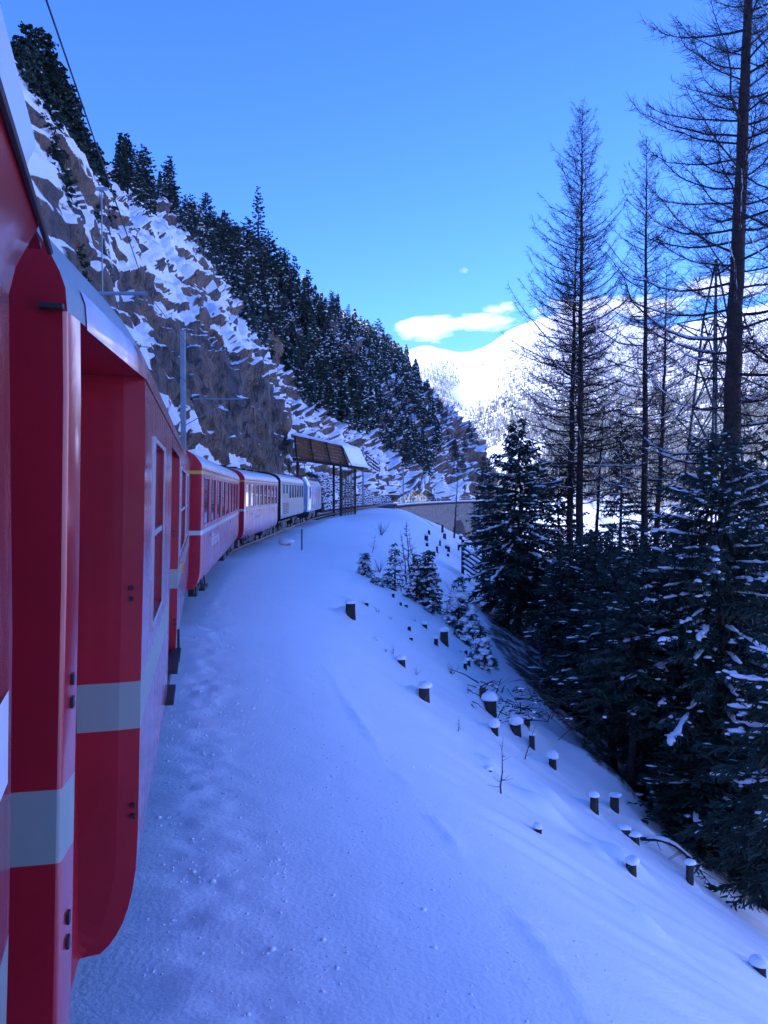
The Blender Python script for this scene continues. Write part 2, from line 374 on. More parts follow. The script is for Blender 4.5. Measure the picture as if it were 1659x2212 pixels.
for px, py, r, h in ((1390, 1992, .40, .28), (1292, 1848, .42, .30), (1172, 1750, .55, .42), (1195, 1730, .40, .30), (1062, 1655, .28, .28), (1290, 1668, 1.5, .75), (1345, 1700, .8, .5),
                     (1392, 1800, .7, .4), (1350, 1868, .6, .5), (1090, 1600, .5, .22), (1120, 1560, .9, .55), (1140, 1540, .8, .5), (1300, 1935, .35, .12), (910, 1490, .5, .2), (760, 1300, .5, .22),
                     (960, 1340, .7, .3), (985, 1350, .7, .4), (850, 1235, .6, .25), (900, 1300, .7, .3)):
    q = hit(px, py); LUMPS.append((q[0], q[1], r * .85, h * .5))

STUMPS = [
 (765, 1338, 20, 36, 'largest upper stump on the smooth shoulder, alone nearest the train'), (795, 1309, 9, 9, 'small snow buried stump just right of the lone upper stump'),
 (868, 1309, 6, 9, 'tiny stump left of a flat one, below the young spruce thicket'), (880, 1313, 8, 6, 'flat tiny stump below the young spruce thicket'), (852, 1291, 6, 10, 'tiny stump right under the young pine'),
 (887, 1364, 7, 10, 'small stump higher of two on the open snow left of the thick pair'), (891, 1384, 7, 8, 'small stump lower of two on the open snow left of the thick pair'),
 (922, 1358, 11, 11, 'stump with a leaning splinter above the thick pair'), (945, 1396, 8, 18, 'slim tall stump beside the thick black stump'), (966, 1396, 16, 34, 'thick black stump with a wide snow cap, in the middle of the bank'),
 (1009, 1388, 12, 12, 'square looking stump by the snowy shrubs at the wood edge'), (815, 1385, 5, 6, 'barely showing stump on the smooth snow'), (874, 1440, 16, 18, 'wedge shaped stump alone on the smooth snow above the big capped one'),
 (1009, 1414, 6, 8, 'small stump above the twin black stumps at the wood edge'), (1008, 1447, 8, 16, 'left of twin black stumps at the wood edge'), (1015, 1442, 10, 17, 'right of twin black stumps at the wood edge'),
 (926, 1519, 26, 38, 'stump tapering to a point below a big round snow cap, on open snow'), (1072, 1547, 28, 38, 'broad stump with a tall snow cap by the brush heap'), (1076, 1591, 18, 26, 'short stump directly below the broad one'),
 (1123, 1591, 24, 32, 'forked stump right of the short one, under a wide snow cap'), (1048, 1511, 14, 25, 'split stump above the broad one by the brush heap'), (1154, 1619, 12, 34, 'slim stump with a pointed cap below the forked one'), (1143, 1571, 11, 22, 'stump half hidden behind the forked one'),
 (1201, 1664, 17, 30, 'round topped post like stump alone left of the snow hummock'), (1291, 1761, 18, 44, 'left of two tall post like stumps with ball shaped snow caps'), (1335, 1757, 18, 40, 'right of two tall post like stumps with ball shaped snow caps'),
 (1496, 1913, 14, 50, 'tall stump under the snowy bent branch at lower right'), (1061, 1669, 9, 10, 'buried stump left of the bare sapling'), (1170, 1804, 9, 20, 'dark sliver of a buried stump on the lower bank'),
 (1373, 1891, 24, 32, 'ragged stump under a big snow mound on the lower bank'), (1377, 1823, 22, 20, 'lower of two leaning stumps where the bent branch starts'), (1360, 1806, 22, 18, 'upper of two leaning stumps where the bent branch starts'), (1652, 2108, 26, 28, 'stump cut off by the right edge of the picture')]
for px, py, w, h_, _ in STUMPS:
    if w >= 9:
        q = hit(px, py); r = w / FPX * q[1] / 2; LUMPS.append((q[0] - 1.9 * r, q[1] + .3 * r, 2.4 * r, .55 * h_ / FPX * q[1]))
# snow covered ground: one sheet from behind the camera down into the valley
ys = [-60., -40, -28, -20, -14, -10, -7, -5, -3.5, -2.3, -1.4, -.6, 0]
y = .0
while y < 330:
    y += max(.045, .0085 * y); ys.append(y)
ys += [345, 370, 410, 460]
ys = np.array(ys)
us = np.concatenate([[-14, -9, -7, -5.6, -4.6, -3.8, -3.2], np.arange(-2.8, .1, .35), np.arange(.1, 5.2, .06), 5.2 + np.cumsum(.07 * 1.035 ** np.arange(115))])
us = us[us < 260]
YY, UU = np.meshgrid(ys, us, indexing='ij'); XX = S(YY) + UU
ZZ = ground_z(XX, YY)
pp = np.stack([XX, YY, np.zeros_like(XX)], -1)
near = 1 - sstep(12, 40, YY)
lumpy = sstep(-.3, .1, UU) * (1 - .8 * sstep(.3, 1.0, UU)) * (1 - sstep(1.2, 2.4, UU)) * near
ZZ += lumpy * (.016 * noise(pp, .2, 8) + .012 * noise(pp, .1, 9)) + near * sstep(.3, .8, UU) * .004 * noise(pp, .35, 10)
# the line of old footprints along the shoulder
tu = TRAIL_U + .16 * noise(np.stack([YY * 0, YY, YY * 0], -1), 2.4, 12)
dt = UU - tu; trailk = 1 - sstep(10, 17, YY)
ZZ += trailk * (.75 + .9 * noise(pp, .15, 14)) * (.028 * np.exp(-(dt / .08)**2) + .010 * np.exp(-((dt - .17) / .09)**2)) * sstep(-.5, .3, noise(pp, .55, 18))
# wind ripples and old slide marks running down the bank
dn = sstep(0, 1.5, UU - U0(np.clip(YY, -30, 165)))
rip = noise(np.stack([UU * .16, YY * 1.0 - UU * .35, YY * 0], -1), .32, 15)
ZZ += near * dn * .03 * rip
# scattered dents on the shoulder
ZZ += near * sstep(.9, 1.5, UU) * -.012 * sstep(.60, .8, noise(pp, .17, 21)) * (1 - dn)
g = MB(); g.grid(np.stack([XX, YY, ZZ], -1), flip=True)
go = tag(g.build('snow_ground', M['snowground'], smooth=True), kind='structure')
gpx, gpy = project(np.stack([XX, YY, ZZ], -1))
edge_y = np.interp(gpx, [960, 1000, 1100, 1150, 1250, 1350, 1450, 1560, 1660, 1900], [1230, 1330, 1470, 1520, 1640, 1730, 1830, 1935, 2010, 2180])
floor_mask = sstep(5, 45, edge_y - gpy) * sstep(1010, 1075, gpx) * (UU > 6) * (YY > 3) * (1 - sstep(120, 170, YY))  # mask of the darker ground inside the wood outline
at = go.data.attributes.new('dark_floor', 'FLOAT', 'POINT'); at.data.foreach_set('value', floor_mask.astype(np.float32).ravel())
# crumbs of snow thrown up beside the train and blown over the shoulder
gc = np.random.default_rng(21); n_ = 3000
cu_ = np.where(gc.random(n_) < .6, -.08 + 1.1 * gc.random(n_) ** 1.3, gc.uniform(.3, 3.2, n_)); cy_ = 1.6 + 26 * gc.random(n_) ** 1.5; cx_ = S(cy_) + cu_
cz_ = ground_z(cx_, cy_); cr_ = gc.uniform(.004, .011, n_) * np.where(gc.random(n_) < .06, 2.0, 1)
cb = MB(); cb.blobs(np.stack([cx_, cy_, cz_ - .15 * cr_], 1), np.stack([cr_ * gc.uniform(.8, 1.6, n_), cr_ * gc.uniform(.8, 1.6, n_), cr_ * .8], 1), lod=1)
tag(cb.build('snow_crumbs', M['snowcap'], smooth=True), 'loose crumbs of snow scattered on the shoulder beside the train', 'snow crumbs', kind='stuff')

# mountainside on the left of the line, lofted through measured sections
def sec(Y, pix, tail):
    lean = [1, 1.0, 1.02, 1.07, 1.14, 1.21, 1.28] if Y < 112 else [1, 1.0, 1.01, 1.03, 1.06, 1.09, 1.12]
    pts = [P(px, py, Y * k) for (px, py), k in zip(pix, lean)]
    last = pts[-1]
    for dx, dz in tail: pts.append(last + np.array([dx, 0, dz]))
    pts = np.array(pts)
    pts[0, 2] = min(pts[0, 2], -.4)
    return pts
UP2 = [(-14, 12), (-45, 34), (-110, 72), (-220, 105), (-330, 115)]
UP = [(-14, 14), (-45, 38), (-110, 80), (-220, 122), (-330, 138)]
FLAT = [(-8, 3), (-25, 7), (-70, 16), (-150, 22), (-300, 25)]
secs = []
for Yb in (-260, -150, -80, -35, -8, 12):
    x0 = float(S(Yb)) - 4.4
    base = [(0, -.5), (-.8, 3), (-2.5, 8), (-4.5, 12), (-8, 17), (-13, 23), (-22, 31), (-34, 42), (-60, 66), (-110, 108), (-220, 150), (-330, 160)]
    secs.append((Yb, np.array([[x0 + a, Yb, b] for a, b in base])))
secs += [
 (30, sec(30, [(235, 1205), (222, 1000), (185, 760), (150, 590), (118, 420), (85, 300), (20, 150)], UP)),
 (45, sec(45, [(408, 1160), (395, 1000), (340, 850), (275, 700), (225, 540), (185, 440), (150, 365)], UP2)),
 (60, sec(60, [(498, 1136), (485, 1010), (438, 820), (392, 720), (330, 580), (262, 470), (205, 385)], UP2)),
 (75, sec(75, [(572, 1120), (566, 1000), (550, 820), (510, 740), (430, 620), (350, 510), (285, 430)], [(-12, 9), (-40, 30), (-95, 70), (-200, 130), (-320, 150)])),
 (86, sec(86, [(606, 1112), (602, 1000), (585, 860), (556, 775), (490, 670), (415, 560), (350, 470)], [(-10, 6), (-36, 22), (-80, 45), (-180, 80), (-320, 95)])),
 (95, sec(95, [(628, 1108), (618, 1010), (598, 900), (566, 800), (505, 690), (440, 600), (380, 520)], [(-10, 5), (-32, 15), (-80, 32), (-170, 50), (-320, 60)])),
 (108, sec(108, [(655, 1104), (645, 1020), (622, 930), (590, 850), (535, 750), (470, 640), (400, 545)], FLAT)),
 (130, sec(130, [(716, 1094), (705, 1050), (680, 980), (645, 900), (590, 790), (520, 660), (440, 550)], FLAT)),
 (160, sec(160, [(772, 1086), (765, 1040), (745, 970), (712, 890), (650, 780), (575, 660), (505, 572)], FLAT)),
 (195, sec(195, [(838, 1082), (830, 1045), (800, 985), (765, 920), (715, 820), (660, 730), (600, 655)], FLAT)),
 (235, sec(235, [(945, 1082), (930, 1060), (895, 1000), (860, 930), (815, 850), (765, 765), (720, 710)], FLAT)),
 (285, sec(285, [(1020, 1500), (1000, 1060), (968, 985), (925, 910), (870, 840), (825, 785), (780, 745)], FLAT)),
 (335, sec(335, [(1078, 1480), (1066, 1060), (1048, 1000), (1012, 935), (950, 880), (890, 825), (840, 785)], FLAT)),
 (372, sec(372, [(1075, 1450), (1060, 1090), (1040, 1030), (1004, 970), (940, 920), (880, 870), (830, 830)], FLAT)),
 (410, sec(410, [(1030, 1420), (1010, 1140), (985, 1090), (950, 1040), (900, 1000), (850, 960), (800, 930)], FLAT)),
]
NV = 230
def resample(p, n):
    seg = np.linalg.norm(np.diff(p, axis=0), axis=1)
    # spend samples on the measured (visible) part
    k = len(p); t = np.linspace(0, 1, k)
    vis = 7 if k == 12 else k
    knots = np.concatenate([np.linspace(0, .86, 7), np.linspace(.86, 1, k - 7 + 1)[1:]])
    tt = np.linspace(0, 1, n)
    return np.stack([np.interp(tt, knots, p[:, c]) for c in range(3)], 1)
secs.sort(key=lambda a: a[0])
SY = np.array([a for a, _ in secs], float); SP = np.array([resample(p, NV) for _, p in secs])
f3 = hermite(SY, SP.reshape(len(SY), -1))
my = np.concatenate([np.linspace(-260, 0, 26)[:-1], np.linspace(0, 30, 30)[:-1], 30 * np.exp(np.linspace(0, math.log(410 / 30), 460))])
MV = f3(my).reshape(len(my), NV, 3)
du = np.gradient(MV, axis=0); dv = np.gradient(MV, axis=1)
nr = np.cross(dv, du); nr /= np.linalg.norm(nr, axis=2)[..., None] + 1e-9
if nr[200, 60, 0] < 0: nr = -nr
dist = np.linalg.norm(MV - EYE, axis=2)
SMOOTHK = np.array([1, 2, 3, 2, 1]) / 9.0
for _ in range(2):
    q = np.pad(MV, ((0, 0), (2, 2), (0, 0)), mode='edge'); MV[:, 1:-1] = sum(SMOOTHK[k] * q[:, k:k + NV] for k in range(5))[:, 1:-1]
amp = np.clip(dist / 90, .35, 2.2) * sstep(0, .05, np.linspace(0, 1, NV))[None]
pn = MV * np.array([1, 1, .8])
bul = fbm(pn, 14, 2, 31) * .9 + np.abs(fbm(pn, 7, 4, 35)) * -1.0 + .9 * sstep(.10, .20, noise(pn * np.array([1, .6, 1.3]), 4.2, 40)) + .7 * sstep(.12, .22, noise(pn * np.array([1, .7, 1.4]), 2.1, 44)) + .38 * sstep(.1, .25, noise(pn * np.array([1, .8, 1.4]), 1.0, 49)) + .16 * fbm(pn, .9, 2, 47)
MV = MV + nr * (bul * amp)[..., None]
def in_poly(x, y, poly):
    c = np.zeros(np.shape(x), bool); n_ = len(poly)
    for i in range(n_):
        x0, y0 = poly[i]; x1, y1 = poly[(i + 1) % n_]
        c ^= ((y0 > y) != (y1 > y)) & (x < (x1 - x0) * (y - y0) / (y1 - y0 + 1e-9) + x0)
    return c
mpx, mpy = project(MV)
# which stretches of the mountainside are sheer rock and which hold their snow
FOREST = [(300, 385), (470, 600), (560, 745), (600, 800), (650, 880), (720, 915), (800, 950), (870, 1005), (930, 1030), (955, 970), (930, 880), (880, 800), (800, 700), (600, 520), (400, 380)]
bare = np.where(in_poly(mpx, mpy, FOREST), .10, -.31)
for poly, val in (([(325, 700), (420, 690), (470, 740), (565, 800), (605, 880), (608, 1040), (480, 1030), (400, 900), (330, 830)], .40),
                  ([(110, 420), (190, 520), (245, 620), (255, 720), (200, 740), (110, 520)], -.04), ([(255, 590), (330, 600), (345, 690), (265, 690)], .25),
                  ([(380, 630), (440, 620), (480, 700), (440, 720)], .22), ([(400, 600), (450, 610), (440, 640), (400, 630)], .2), ([(220, 450), (290, 480), (300, 520), (230, 490)], .2),
                  ([(900, 830), (1000, 890), (1075, 1000), (1075, 1100), (950, 1010), (890, 900)], .25), ([(650, 930), (700, 960), (690, 1000), (640, 990)], .2), ([(760, 880), (870, 950), (900, 1030), (820, 960)], .05), ([(390, 850), (440, 905), (480, 950), (560, 985), (570, 1060), (380, 1060)], -.40)):
    bare = np.where(in_poly(mpx, mpy, poly), val, bare)
for _ in range(3):
    q = np.pad(bare, 2, mode='edge'); bare = sum(q[2 + a:2 + a + bare.shape[0], 2 + b:2 + b + bare.shape[1]] for a in (-2, 0, 2) for b in (-2, 0, 2)) / 9
bare = bare + .16 * noise(pn, 9, 52)
cr_ = np.clip(bare, 0, .4)[..., None] / .4
pq = MV * np.array([1, 1, .45])
MV = MV + nr * cr_ * (amp * (-.9 * np.abs(noise(pq, 2.6, 61)) - .55 * np.abs(noise(pq, 1.25, 62)) - .22 * np.abs(noise(pq, .6, 63)) + .5 * sstep(.0, .12, noise(MV, 2.2, 64))))[..., None]
mb = MB(); mb.grid(MV, flip=False)
mo = tag(mb.build('mountainside', M['rock'], smooth=True), kind='structure')
at = mo.data.attributes.new('bare', 'FLOAT', 'POINT'); at.data.foreach_set('value', bare.astype(np.float32).ravel())

# far sunlit mountain across the valley
fp = [(900, [(700, 1330), (1000, 1330), (1300, 1330), (1700, 1330), (2100, 1330)]),
      (1300, [(700, 1180), (1000, 1190), (1300, 1180), (1700, 1170), (2100, 1160)]),
      (1800, [(700, 1060), (1000, 1040), (1300, 1010), (1700, 980), (2100, 960)]),
      (2500, [(700, 930), (1000, 900), (1300, 880), (1700, 850), (2100, 840)]),
      (3300, [(700, 830), (930, 815), (1130, 775), (1660, 735), (2100, 720)]),
      (3900, [(700, 800), (1000, 768), (1115, 715), (1660, 690), (2100, 690)])]
ridge_px = [(560, 810), (700, 790), (820, 772), (860, 764), (921, 746), (965, 754), (1000, 760), (1048, 748), (1105, 711), (1160, 690), (1230, 676), (1320, 690), (1420, 704), (1520, 690), (1600, 668), (1660, 655), (1760, 640), (2000, 660), (2400, 700)]
rf = hermite([a for a, _ in ridge_px], [b for _, b in ridge_px])
cols = np.linspace(560, 2400, 420); rows = []
depths = np.geomspace(800, 3900, 150)
yb = hermite([800, 1050, 1400, 1900, 2600, 3300, 3900], [1, .80, .63, .45, .28, .12, 0])
FM = np.zeros((len(depths), len(cols), 3))
for i, dpt in enumerate(depths):
    t = float(yb(dpt)); py = rf(cols) * (1 - t) + (1420 - (cols - 1100) * .03) * t
    for j, c in enumerate(cols): FM[i, j] = P(c, py[j], dpt)
fn = FM * np.array([1, .6, 0])
FM[..., 2] += (fbm(fn, 420, 5, 60) * 38 + np.abs(fbm(fn, 900, 3, 66)) * -40) * np.sin(np.clip(np.linspace(0, 1, len(depths)), 0, 1) * math.pi)[:, None] ** .6
back = FM[-1].copy(); back[:, 1] += 900; back[:, 2] -= 500
FM = np.concatenate([FM, back[None]])
mb = MB(); mb.grid(FM, flip=True)
tag(mb.build('far_mountain', M['rockfar'], smooth=True), kind='structure')
# unseen sunlit hills added right of the frame to bounce warm light back
aa = np.linspace(R(40), R(150), 90); rr2 = np.geomspace(900, 3400, 40); RA, RR = np.meshgrid(aa, rr2, indexing='ij')
RX, RY = np.sin(RA) * RR, np.cos(RA) * RR; rp_ = np.stack([RX, RY, RX * 0], -1)
RZ = -110 + 900 * sstep(900, 3400, RR) ** 1.1 * (1 + .12 * fbm(rp_, 1500, 2, 95)) + 45 * fbm(rp_, 420, 4, 96)
vs_ = MB(); vs_.grid(np.stack([RX, RY, RZ], -1)); tag(vs_.build('added_bounce_hills', M['rockfar'], smooth=True), kind='structure')
# valley floor joining the two
vf = MB(); vx = np.linspace(-600, 2600, 60); vy = np.linspace(-900, 1500, 60)
VX, VY = np.meshgrid(vx, vy, indexing='ij'); VZ = -95 - .03 * np.abs(VY - 380) + 6 * noise(np.stack([VX, VY, VX * 0], -1), 160, 71)
vf.grid(np.stack([VX, VY, VZ], -1)); tag(vf.build('valley_floor', M['snow'], smooth=True), kind='structure')
# far forest: tens of thousands of trees on the opposite slope, one mass
N = 125000
ii = rng.integers(8, len(depths) - 1, N); jj = rng.integers(0, len(cols), N)
pos = FM[ii, jj] + np.stack([rng.uniform(-6, 6, N), rng.uniform(-6, 6, N), np.zeros(N)], 1)
ppx, ppy = project(pos)
rr = rf(ppx); rel = (ppy - rr)
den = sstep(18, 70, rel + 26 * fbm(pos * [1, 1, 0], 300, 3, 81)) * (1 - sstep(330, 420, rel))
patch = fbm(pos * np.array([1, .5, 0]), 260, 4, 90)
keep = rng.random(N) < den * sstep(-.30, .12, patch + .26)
keep &= (ppx > 780) & (ppx < 1720)
pos = pos[keep]; n = len(pos); print('FARTREES', n)
h = rng.uniform(9, 19, n) * (1 - .35 * sstep(2600, 3400, pos[:, 1])); r_ = h * rng.uniform(.20, .30, n)
ft = MB(); a = np.arange(5) * 2 * math.pi / 5
for lo, hi, k in ((.0, .62, 1.0), (.4, 1.0, .62)):
    ring = pos[:, None] + np.stack([np.cos(a)[None] * (r_ * k)[:, None] * rng.uniform(.75, 1.25, (n, 5)), np.sin(a)[None] * (r_ * k)[:, None] * rng.uniform(.75, 1.25, (n, 5)), np.broadcast_to((h * lo)[:, None], (n, 5)) + rng.uniform(-.6, .6, (n, 5))], -1)
    top = pos + np.stack([np.zeros(n), np.zeros(n), h * hi], 1)
    v = np.concatenate([ring, top[:, None]], 1); b = (np.arange(n) * 6)[:, None, None]
    f = np.array([[i, (i + 1) % 5, 5] for i in range(5)])[None] + b
    ft.add(v.reshape(-1, 3), f.reshape(-1, 3))
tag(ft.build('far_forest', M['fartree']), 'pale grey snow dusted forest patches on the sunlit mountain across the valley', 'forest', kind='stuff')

exec_order_marker = None
# ------------------------------------------------------------------ railway line
tk = MB(); ty = np.concatenate([np.linspace(-20, 62, 60), np.linspace(63, 264, 160)])
sleepers = None
def offs(yv, u):
    dS = (S(yv + .05) - S(yv - .05)) / .1; k = 1 / np.sqrt(1 + dS**2)
    return np.stack([S(yv) + u * k, yv - u * k * dS, np.zeros_like(yv)], -1)
track = thing('railway_track', 'narrow gauge railway track under thin snow curving along the mountainside', 'track')
track['kind'] = 'structure'
for uu in (-1.83, -.83):
    m = MB(); c = offs(ty, uu)
    for k in range(len(c) - 1): m.bar(c[k] - [0, 0, .05], c[k + 1] - [0, 0, .05], .06, .12)
    m.build('rail', M['rail'], track)
m = MB()
for yv in np.arange(80, 175, .75):
    a_, b_ = offs(np.array([yv]), -2.2)[0], offs(np.array([yv]), -.4)[0]
    m.bar(a_ - [0, 0, .135], b_ - [0, 0, .135], .22, .06)
tag(m.build('sleeper', M['wooddark'], track), kind='stuff')

# ------------------------------------------------------------------ railway carriages
PROF = [(.60, .20), (.63, .165), (.67, .135), (.72, .108), (.78, .086), (.86, .066), (.95, .052), (1.1, .043), (1.3, .037), (1.75, .026), (2.3, .010), (2.8, 0), (2.9, 0), (3.03, .0)]
def frame_of(p0, p1):
    d = np.array(p1, float) - np.array(p0, float); return math.atan2(-d[0], d[1]), float(np.hypot(*d))
def wz(z, prof): return np.interp(z, [a for a, _ in prof], [b for _, b in prof])
W = 2.65
def bogie(root, l, z=.45):
    m = MB()
    for w in (.35, W - .35):
        m.box((-w, l, z), (.12, 2.3, .22)); m.box((-w, l - .75, z - .02), (.18, .3, .3)); m.box((-w, l + .75, z - .02), (.18, .3, .3)); m.box((-w, l, z + .1), (.2, .6, .2))
    m.box((-W / 2, l, z + .08), (1.9, .5, .2))
    b = m.build('bogie', M['dark'], root)
    for dl in (-.85, .85):
        for w in (W / 2 - .52, W / 2 + .52):
            q = MB(); a = np.linspace(0, 2 * math.pi, 19)[:-1]
            q.tube([(-w - .05, l + dl, .36), (-w + .05, l + dl, .36)], .36, 18); q.build('wheel', M['rail'], b)
def coach(name, label, p0, p1, red='red', stripe='stripe', sz=(1.55, 1.75), holes=(), recess=(), taper=.0, tl=1.28, prof=PROF, roofm='roofgrey',
          gut=3.03, top=3.54, yellow=None, endm=None, win=(1.9, 2.8), wrec=.028, group=None, cant=None, rib=False, framem='alu', overhang=0.0, mull=None, cantrail=False):
    rz, L = frame_of(p0, p1)
    root = thing(name, label, 'railway carriage', (p0[0], p0[1], 0), rz, group)
    tp = lambda l: taper * np.clip(1 - np.asarray(l) / tl, 0, 1) if taper else np.asarray(l) * 0.0
    rc = .012
    def rnd(l):
        e = np.minimum(np.maximum(l, 0), np.maximum(L - l, 0)); e = np.minimum(e, rc)
        return rc - np.sqrt(np.maximum(rc * rc - (rc - e)**2, 0))
    def pt(l, z, ins=0.0):
        l = np.asarray(l, float); z = np.asarray(z, float)
        w = wz(z, prof) + tp(l) + rnd(l) + ins
        return np.stack(np.broadcast_arrays(-w, l, z), -1)
    zs = sorted(set([a for a, _ in prof if a <= gut] + [gut, sz[0], sz[1], win[0], win[1]] + ([yellow[0], yellow[1]] if yellow else []) + [h[2] for h in holes] + [h[3] for h in holes]))
    ls = sorted(set([0, .002, .005, .008, rc, L - rc, L - .008, L - .005, L - .002, L] + [x for h in holes for x in h[:2]] + [x for r_ in recess for x in r_[:2]] + ([tl] if taper else []) + [tl * k / 6 for k in range(1, 6)] * bool(taper)))
    zs = np.array(zs); ls = np.array(ls)
    LL, Zg = np.meshgrid(ls, zs, indexing='ij'); V = pt(LL, Zg)
    lc = (ls[:-1] + ls[1:]) / 2; zc = (zs[:-1] + zs[1:]) / 2
    LC, ZC = np.meshgrid(lc, zc, indexing='ij')
    solid = np.ones_like(LC, bool)
    for a, b, c, d in holes: solid &= ~((LC > a) & (LC < b) & (ZC > c) & (ZC < d))
    for a, b, dep, zt in recess: solid &= ~((LC > a) & (LC < b) & (ZC < zt))
    st = (ZC > sz[0]) & (ZC < sz[1]); ye = (ZC > yellow[0]) & (ZC < yellow[1]) if yellow else st & False
    for nm, mm, mk in (('side_wall', red, solid & ~st & ~ye), ('waist_stripe', stripe, solid & st), ('class_stripe', 'yellow', solid & ye)):
        if mk.any():
            m = MB(); m.grid(V, mask=mk, flip=False); m.build(nm, M[mm], root, smooth=True)
    # far side and underside
    m = MB(); Vl = V.copy(); Vl[..., 0] = -W - V[..., 0]; m.grid(Vl, flip=True); m.build('far_side_wall', M[red], root, smooth=True)
    m = MB(); m.box((-W / 2, L / 2, .70), (W - .7, L - 3.4, .12)); m.build('floor_pan', M['dark'], root)
    # end walls with stripe
    for l in (0.0, L):
        zz = np.array([z for z in zs]); right = pt(np.full_like(zz, l), zz); left = right.copy(); left[:, 0] = -W - right[:, 0]
        G = np.stack([right, left], 1)
        zcm = (zz[:-1] + zz[1:]) / 2; s_ = ((zcm > sz[0]) & (zcm < sz[1]))[:, None]; y_ = ((zcm > yellow[0]) & (zcm < yellow[1]))[:, None] if yellow else s_ & False
        if endm: s_ = s_ & False; y_ = y_ & False
        m = MB(); m.grid(G, mask=~s_ & ~y_, flip=l > 0)
        rp = roof_profile(gut, top, overhang)
        cap = [(-max(w, .0) - float(tp(l)) - .0, l, z) for w, z in rp] ; cap = cap + [(-W - x, l, z) for x, _, z in cap[::-1][1:]]
        m.poly(cap); e = m.build('end_wall', M[endm or ('redmatte' if red == 'red' else red)], root)
        for mk, mm, nm in ((s_, stripe, 'end_stripe'), (y_, 'yellow', 'end_class_stripe')):
            if mk.any(): m = MB(); m.grid(G, mask=mk, flip=l > 0); m.build(nm, M[mm], e)
        if not endm and name != 'nothing':
            m = MB(); k = -.06 if l == 0 else L + .06
            m.box((-W / 2, k, 2.0), (1.0, .12, 2.1)); m.build('gangway', M['rubber'], e)
    # roof
    rp = np.array(roof_profile(gut, top, overhang)); rp = np.concatenate([rp, np.stack([W - rp[::-1][1:, 0], rp[::-1][1:, 1]], 1)])
    lr = np.array(sorted(set([-overhang * 3, 0.0] + ([tl * k / 6 for k in range(1, 7)] if taper else []) + list(np.linspace(.3, L, 24)) + ([L + overhang * 3] if overhang else []))))
    LR, K = np.meshgrid(lr, np.arange(len(rp)), indexing='ij')
    side = np.where(rp[K, 0] < W / 2, 1.0, -1.0); wv = rp[K, 0] + side * tp(LR) * (1 - np.abs(rp[K, 0] - W / 2) / (W / 2) < .7)
    m = MB(); m.grid(np.stack([-wv, LR, rp[K, 1]], -1), flip=False); rf_ = m.build('roof', M[roofm], root, smooth=True)
    if cantrail:
        G = np.stack([-wv, LR, rp[K, 1]], -1)[1:, :3] * 1.0; G[..., 0] += .004; G[..., 2] += .002
        lo = G[:, :1].copy(); lo[..., 2] -= .012; m = MB(); m.grid(np.concatenate([lo, G], 1)); m.build('cantrail', M[red], root, smooth=True)
    if rib:
        for k, l in enumerate(np.linspace(2.0, L - 2.0, 4)):
            m = MB(); m.box((-W / 2, l, top + .04), (.5, .45, .14)); m.build('roof_vent', M['dark'], rf_)
    # windows
    for a, b, c, d in holes:
        fr = MB()
        for (x0, z0), (x1, z1) in (((a, c), (b, c)), ((b, c), (b, d)), ((b, d), (a, d)), ((a, d), (a, c))):
            o0, o1 = pt(x0, z0), pt(x1, z1); i0, i1 = pt(x0, z0, wrec), pt(x1, z1, wrec)
            fr.add([o0, o1, i1, i0], [[0, 1, 2, 3]])
        w_ = fr.build('window', M[red], root)
        pn_ = MB(); tilt = .020 if framem == 'red2' else .004; pn_.add([pt(a, c, wrec + tilt), pt(b, c, wrec - .002), pt(b, d, wrec - .002), pt(a, d, wrec + tilt)], [[0, 1, 2, 3]]); pn_.build('pane', M['glass'], w_)
        fm = MB(); t = .022
        for q0, q1 in (((a, c - t / 2), (b, c - t / 2)), ((a, d + t / 2), (b, d + t / 2)), ((a - t / 2, c - t), (a - t / 2, d + t)), ((b + t / 2, c - t), (b + t / 2, d + t))):
            fm.bar(pt(*q0, -.001), pt(*q1, -.001), .008, t)
        if mull: fm.bar(pt(a, mull, wrec - .012), pt(b, mull, wrec - .012), .02, .03)
        fm.build('window_frame', M[framem], w_)
    # recessed entrances
    for a, b, dep, zt in recess:
        zz = np.array([z for z in zs if z <= zt] + ([zt] if zt not in zs else [])); zz = np.unique(zz)
        ou = pt(np.full_like(zz, b), zz)
        md = ou.copy(); md[:, 0] = np.minimum(ou[:, 0], 0) - .085; md[:, 1] -= .016; inn = md.copy(); inn[:, 0] = -dep; inn[:, 1] -= .012
        md[:, 0] = np.maximum(md[:, 0], -dep + .01)
        G = np.stack([ou, md, inn], 1); zcm = (zz[:-1] + zz[1:]) / 2; s_ = np.repeat(((zcm > sz[0]) & (zcm < sz[1]))[:, None], 2, 1)
        m = MB(); m.grid(G, mask=~s_); j = m.build('doorway_jamb', M['redmatte'], root)
        m = MB(); m.grid(G, mask=s_); m.build('jamb_stripe', M[stripe], j)
        for zb in (1.18, 2.10):
            for kz in (0, .045):
                q = MB(); q.tube([(-.06, b - .022, zb + kz), (-.06, b - .003, zb + kz)], .010, 8); q.build('bolt', M['rubber'], j)
        na = pt(np.full_like(zz, a), zz); nb = na.copy(); nb[:, 0] = -dep
        m = MB(); m.grid(np.stack([na, nb], 1), flip=True); m.build('doorway_jamb', M['redmatte'], root)
        m = MB(); m.add([pt(a, zt), pt(b, zt), (-dep, b, zt), (-dep, a, zt)], [[0, 1, 2, 3]]); m.build('doorway_ceiling', M['redmatte'], root)
        m = MB(); z0 = zz[0]
        m.box((-dep - .015, (a + b) / 2, (z0 + zt) / 2 + .0), (.03, b - a + .1, zt - z0)); dr = m.build('door', M['redmatte'], root)
        m = MB(); m.box((-dep + .004, (a + b) / 2, 2.35), (.012, (b - a) * .62, .95)); m.build('pane', M['glass'], dr)
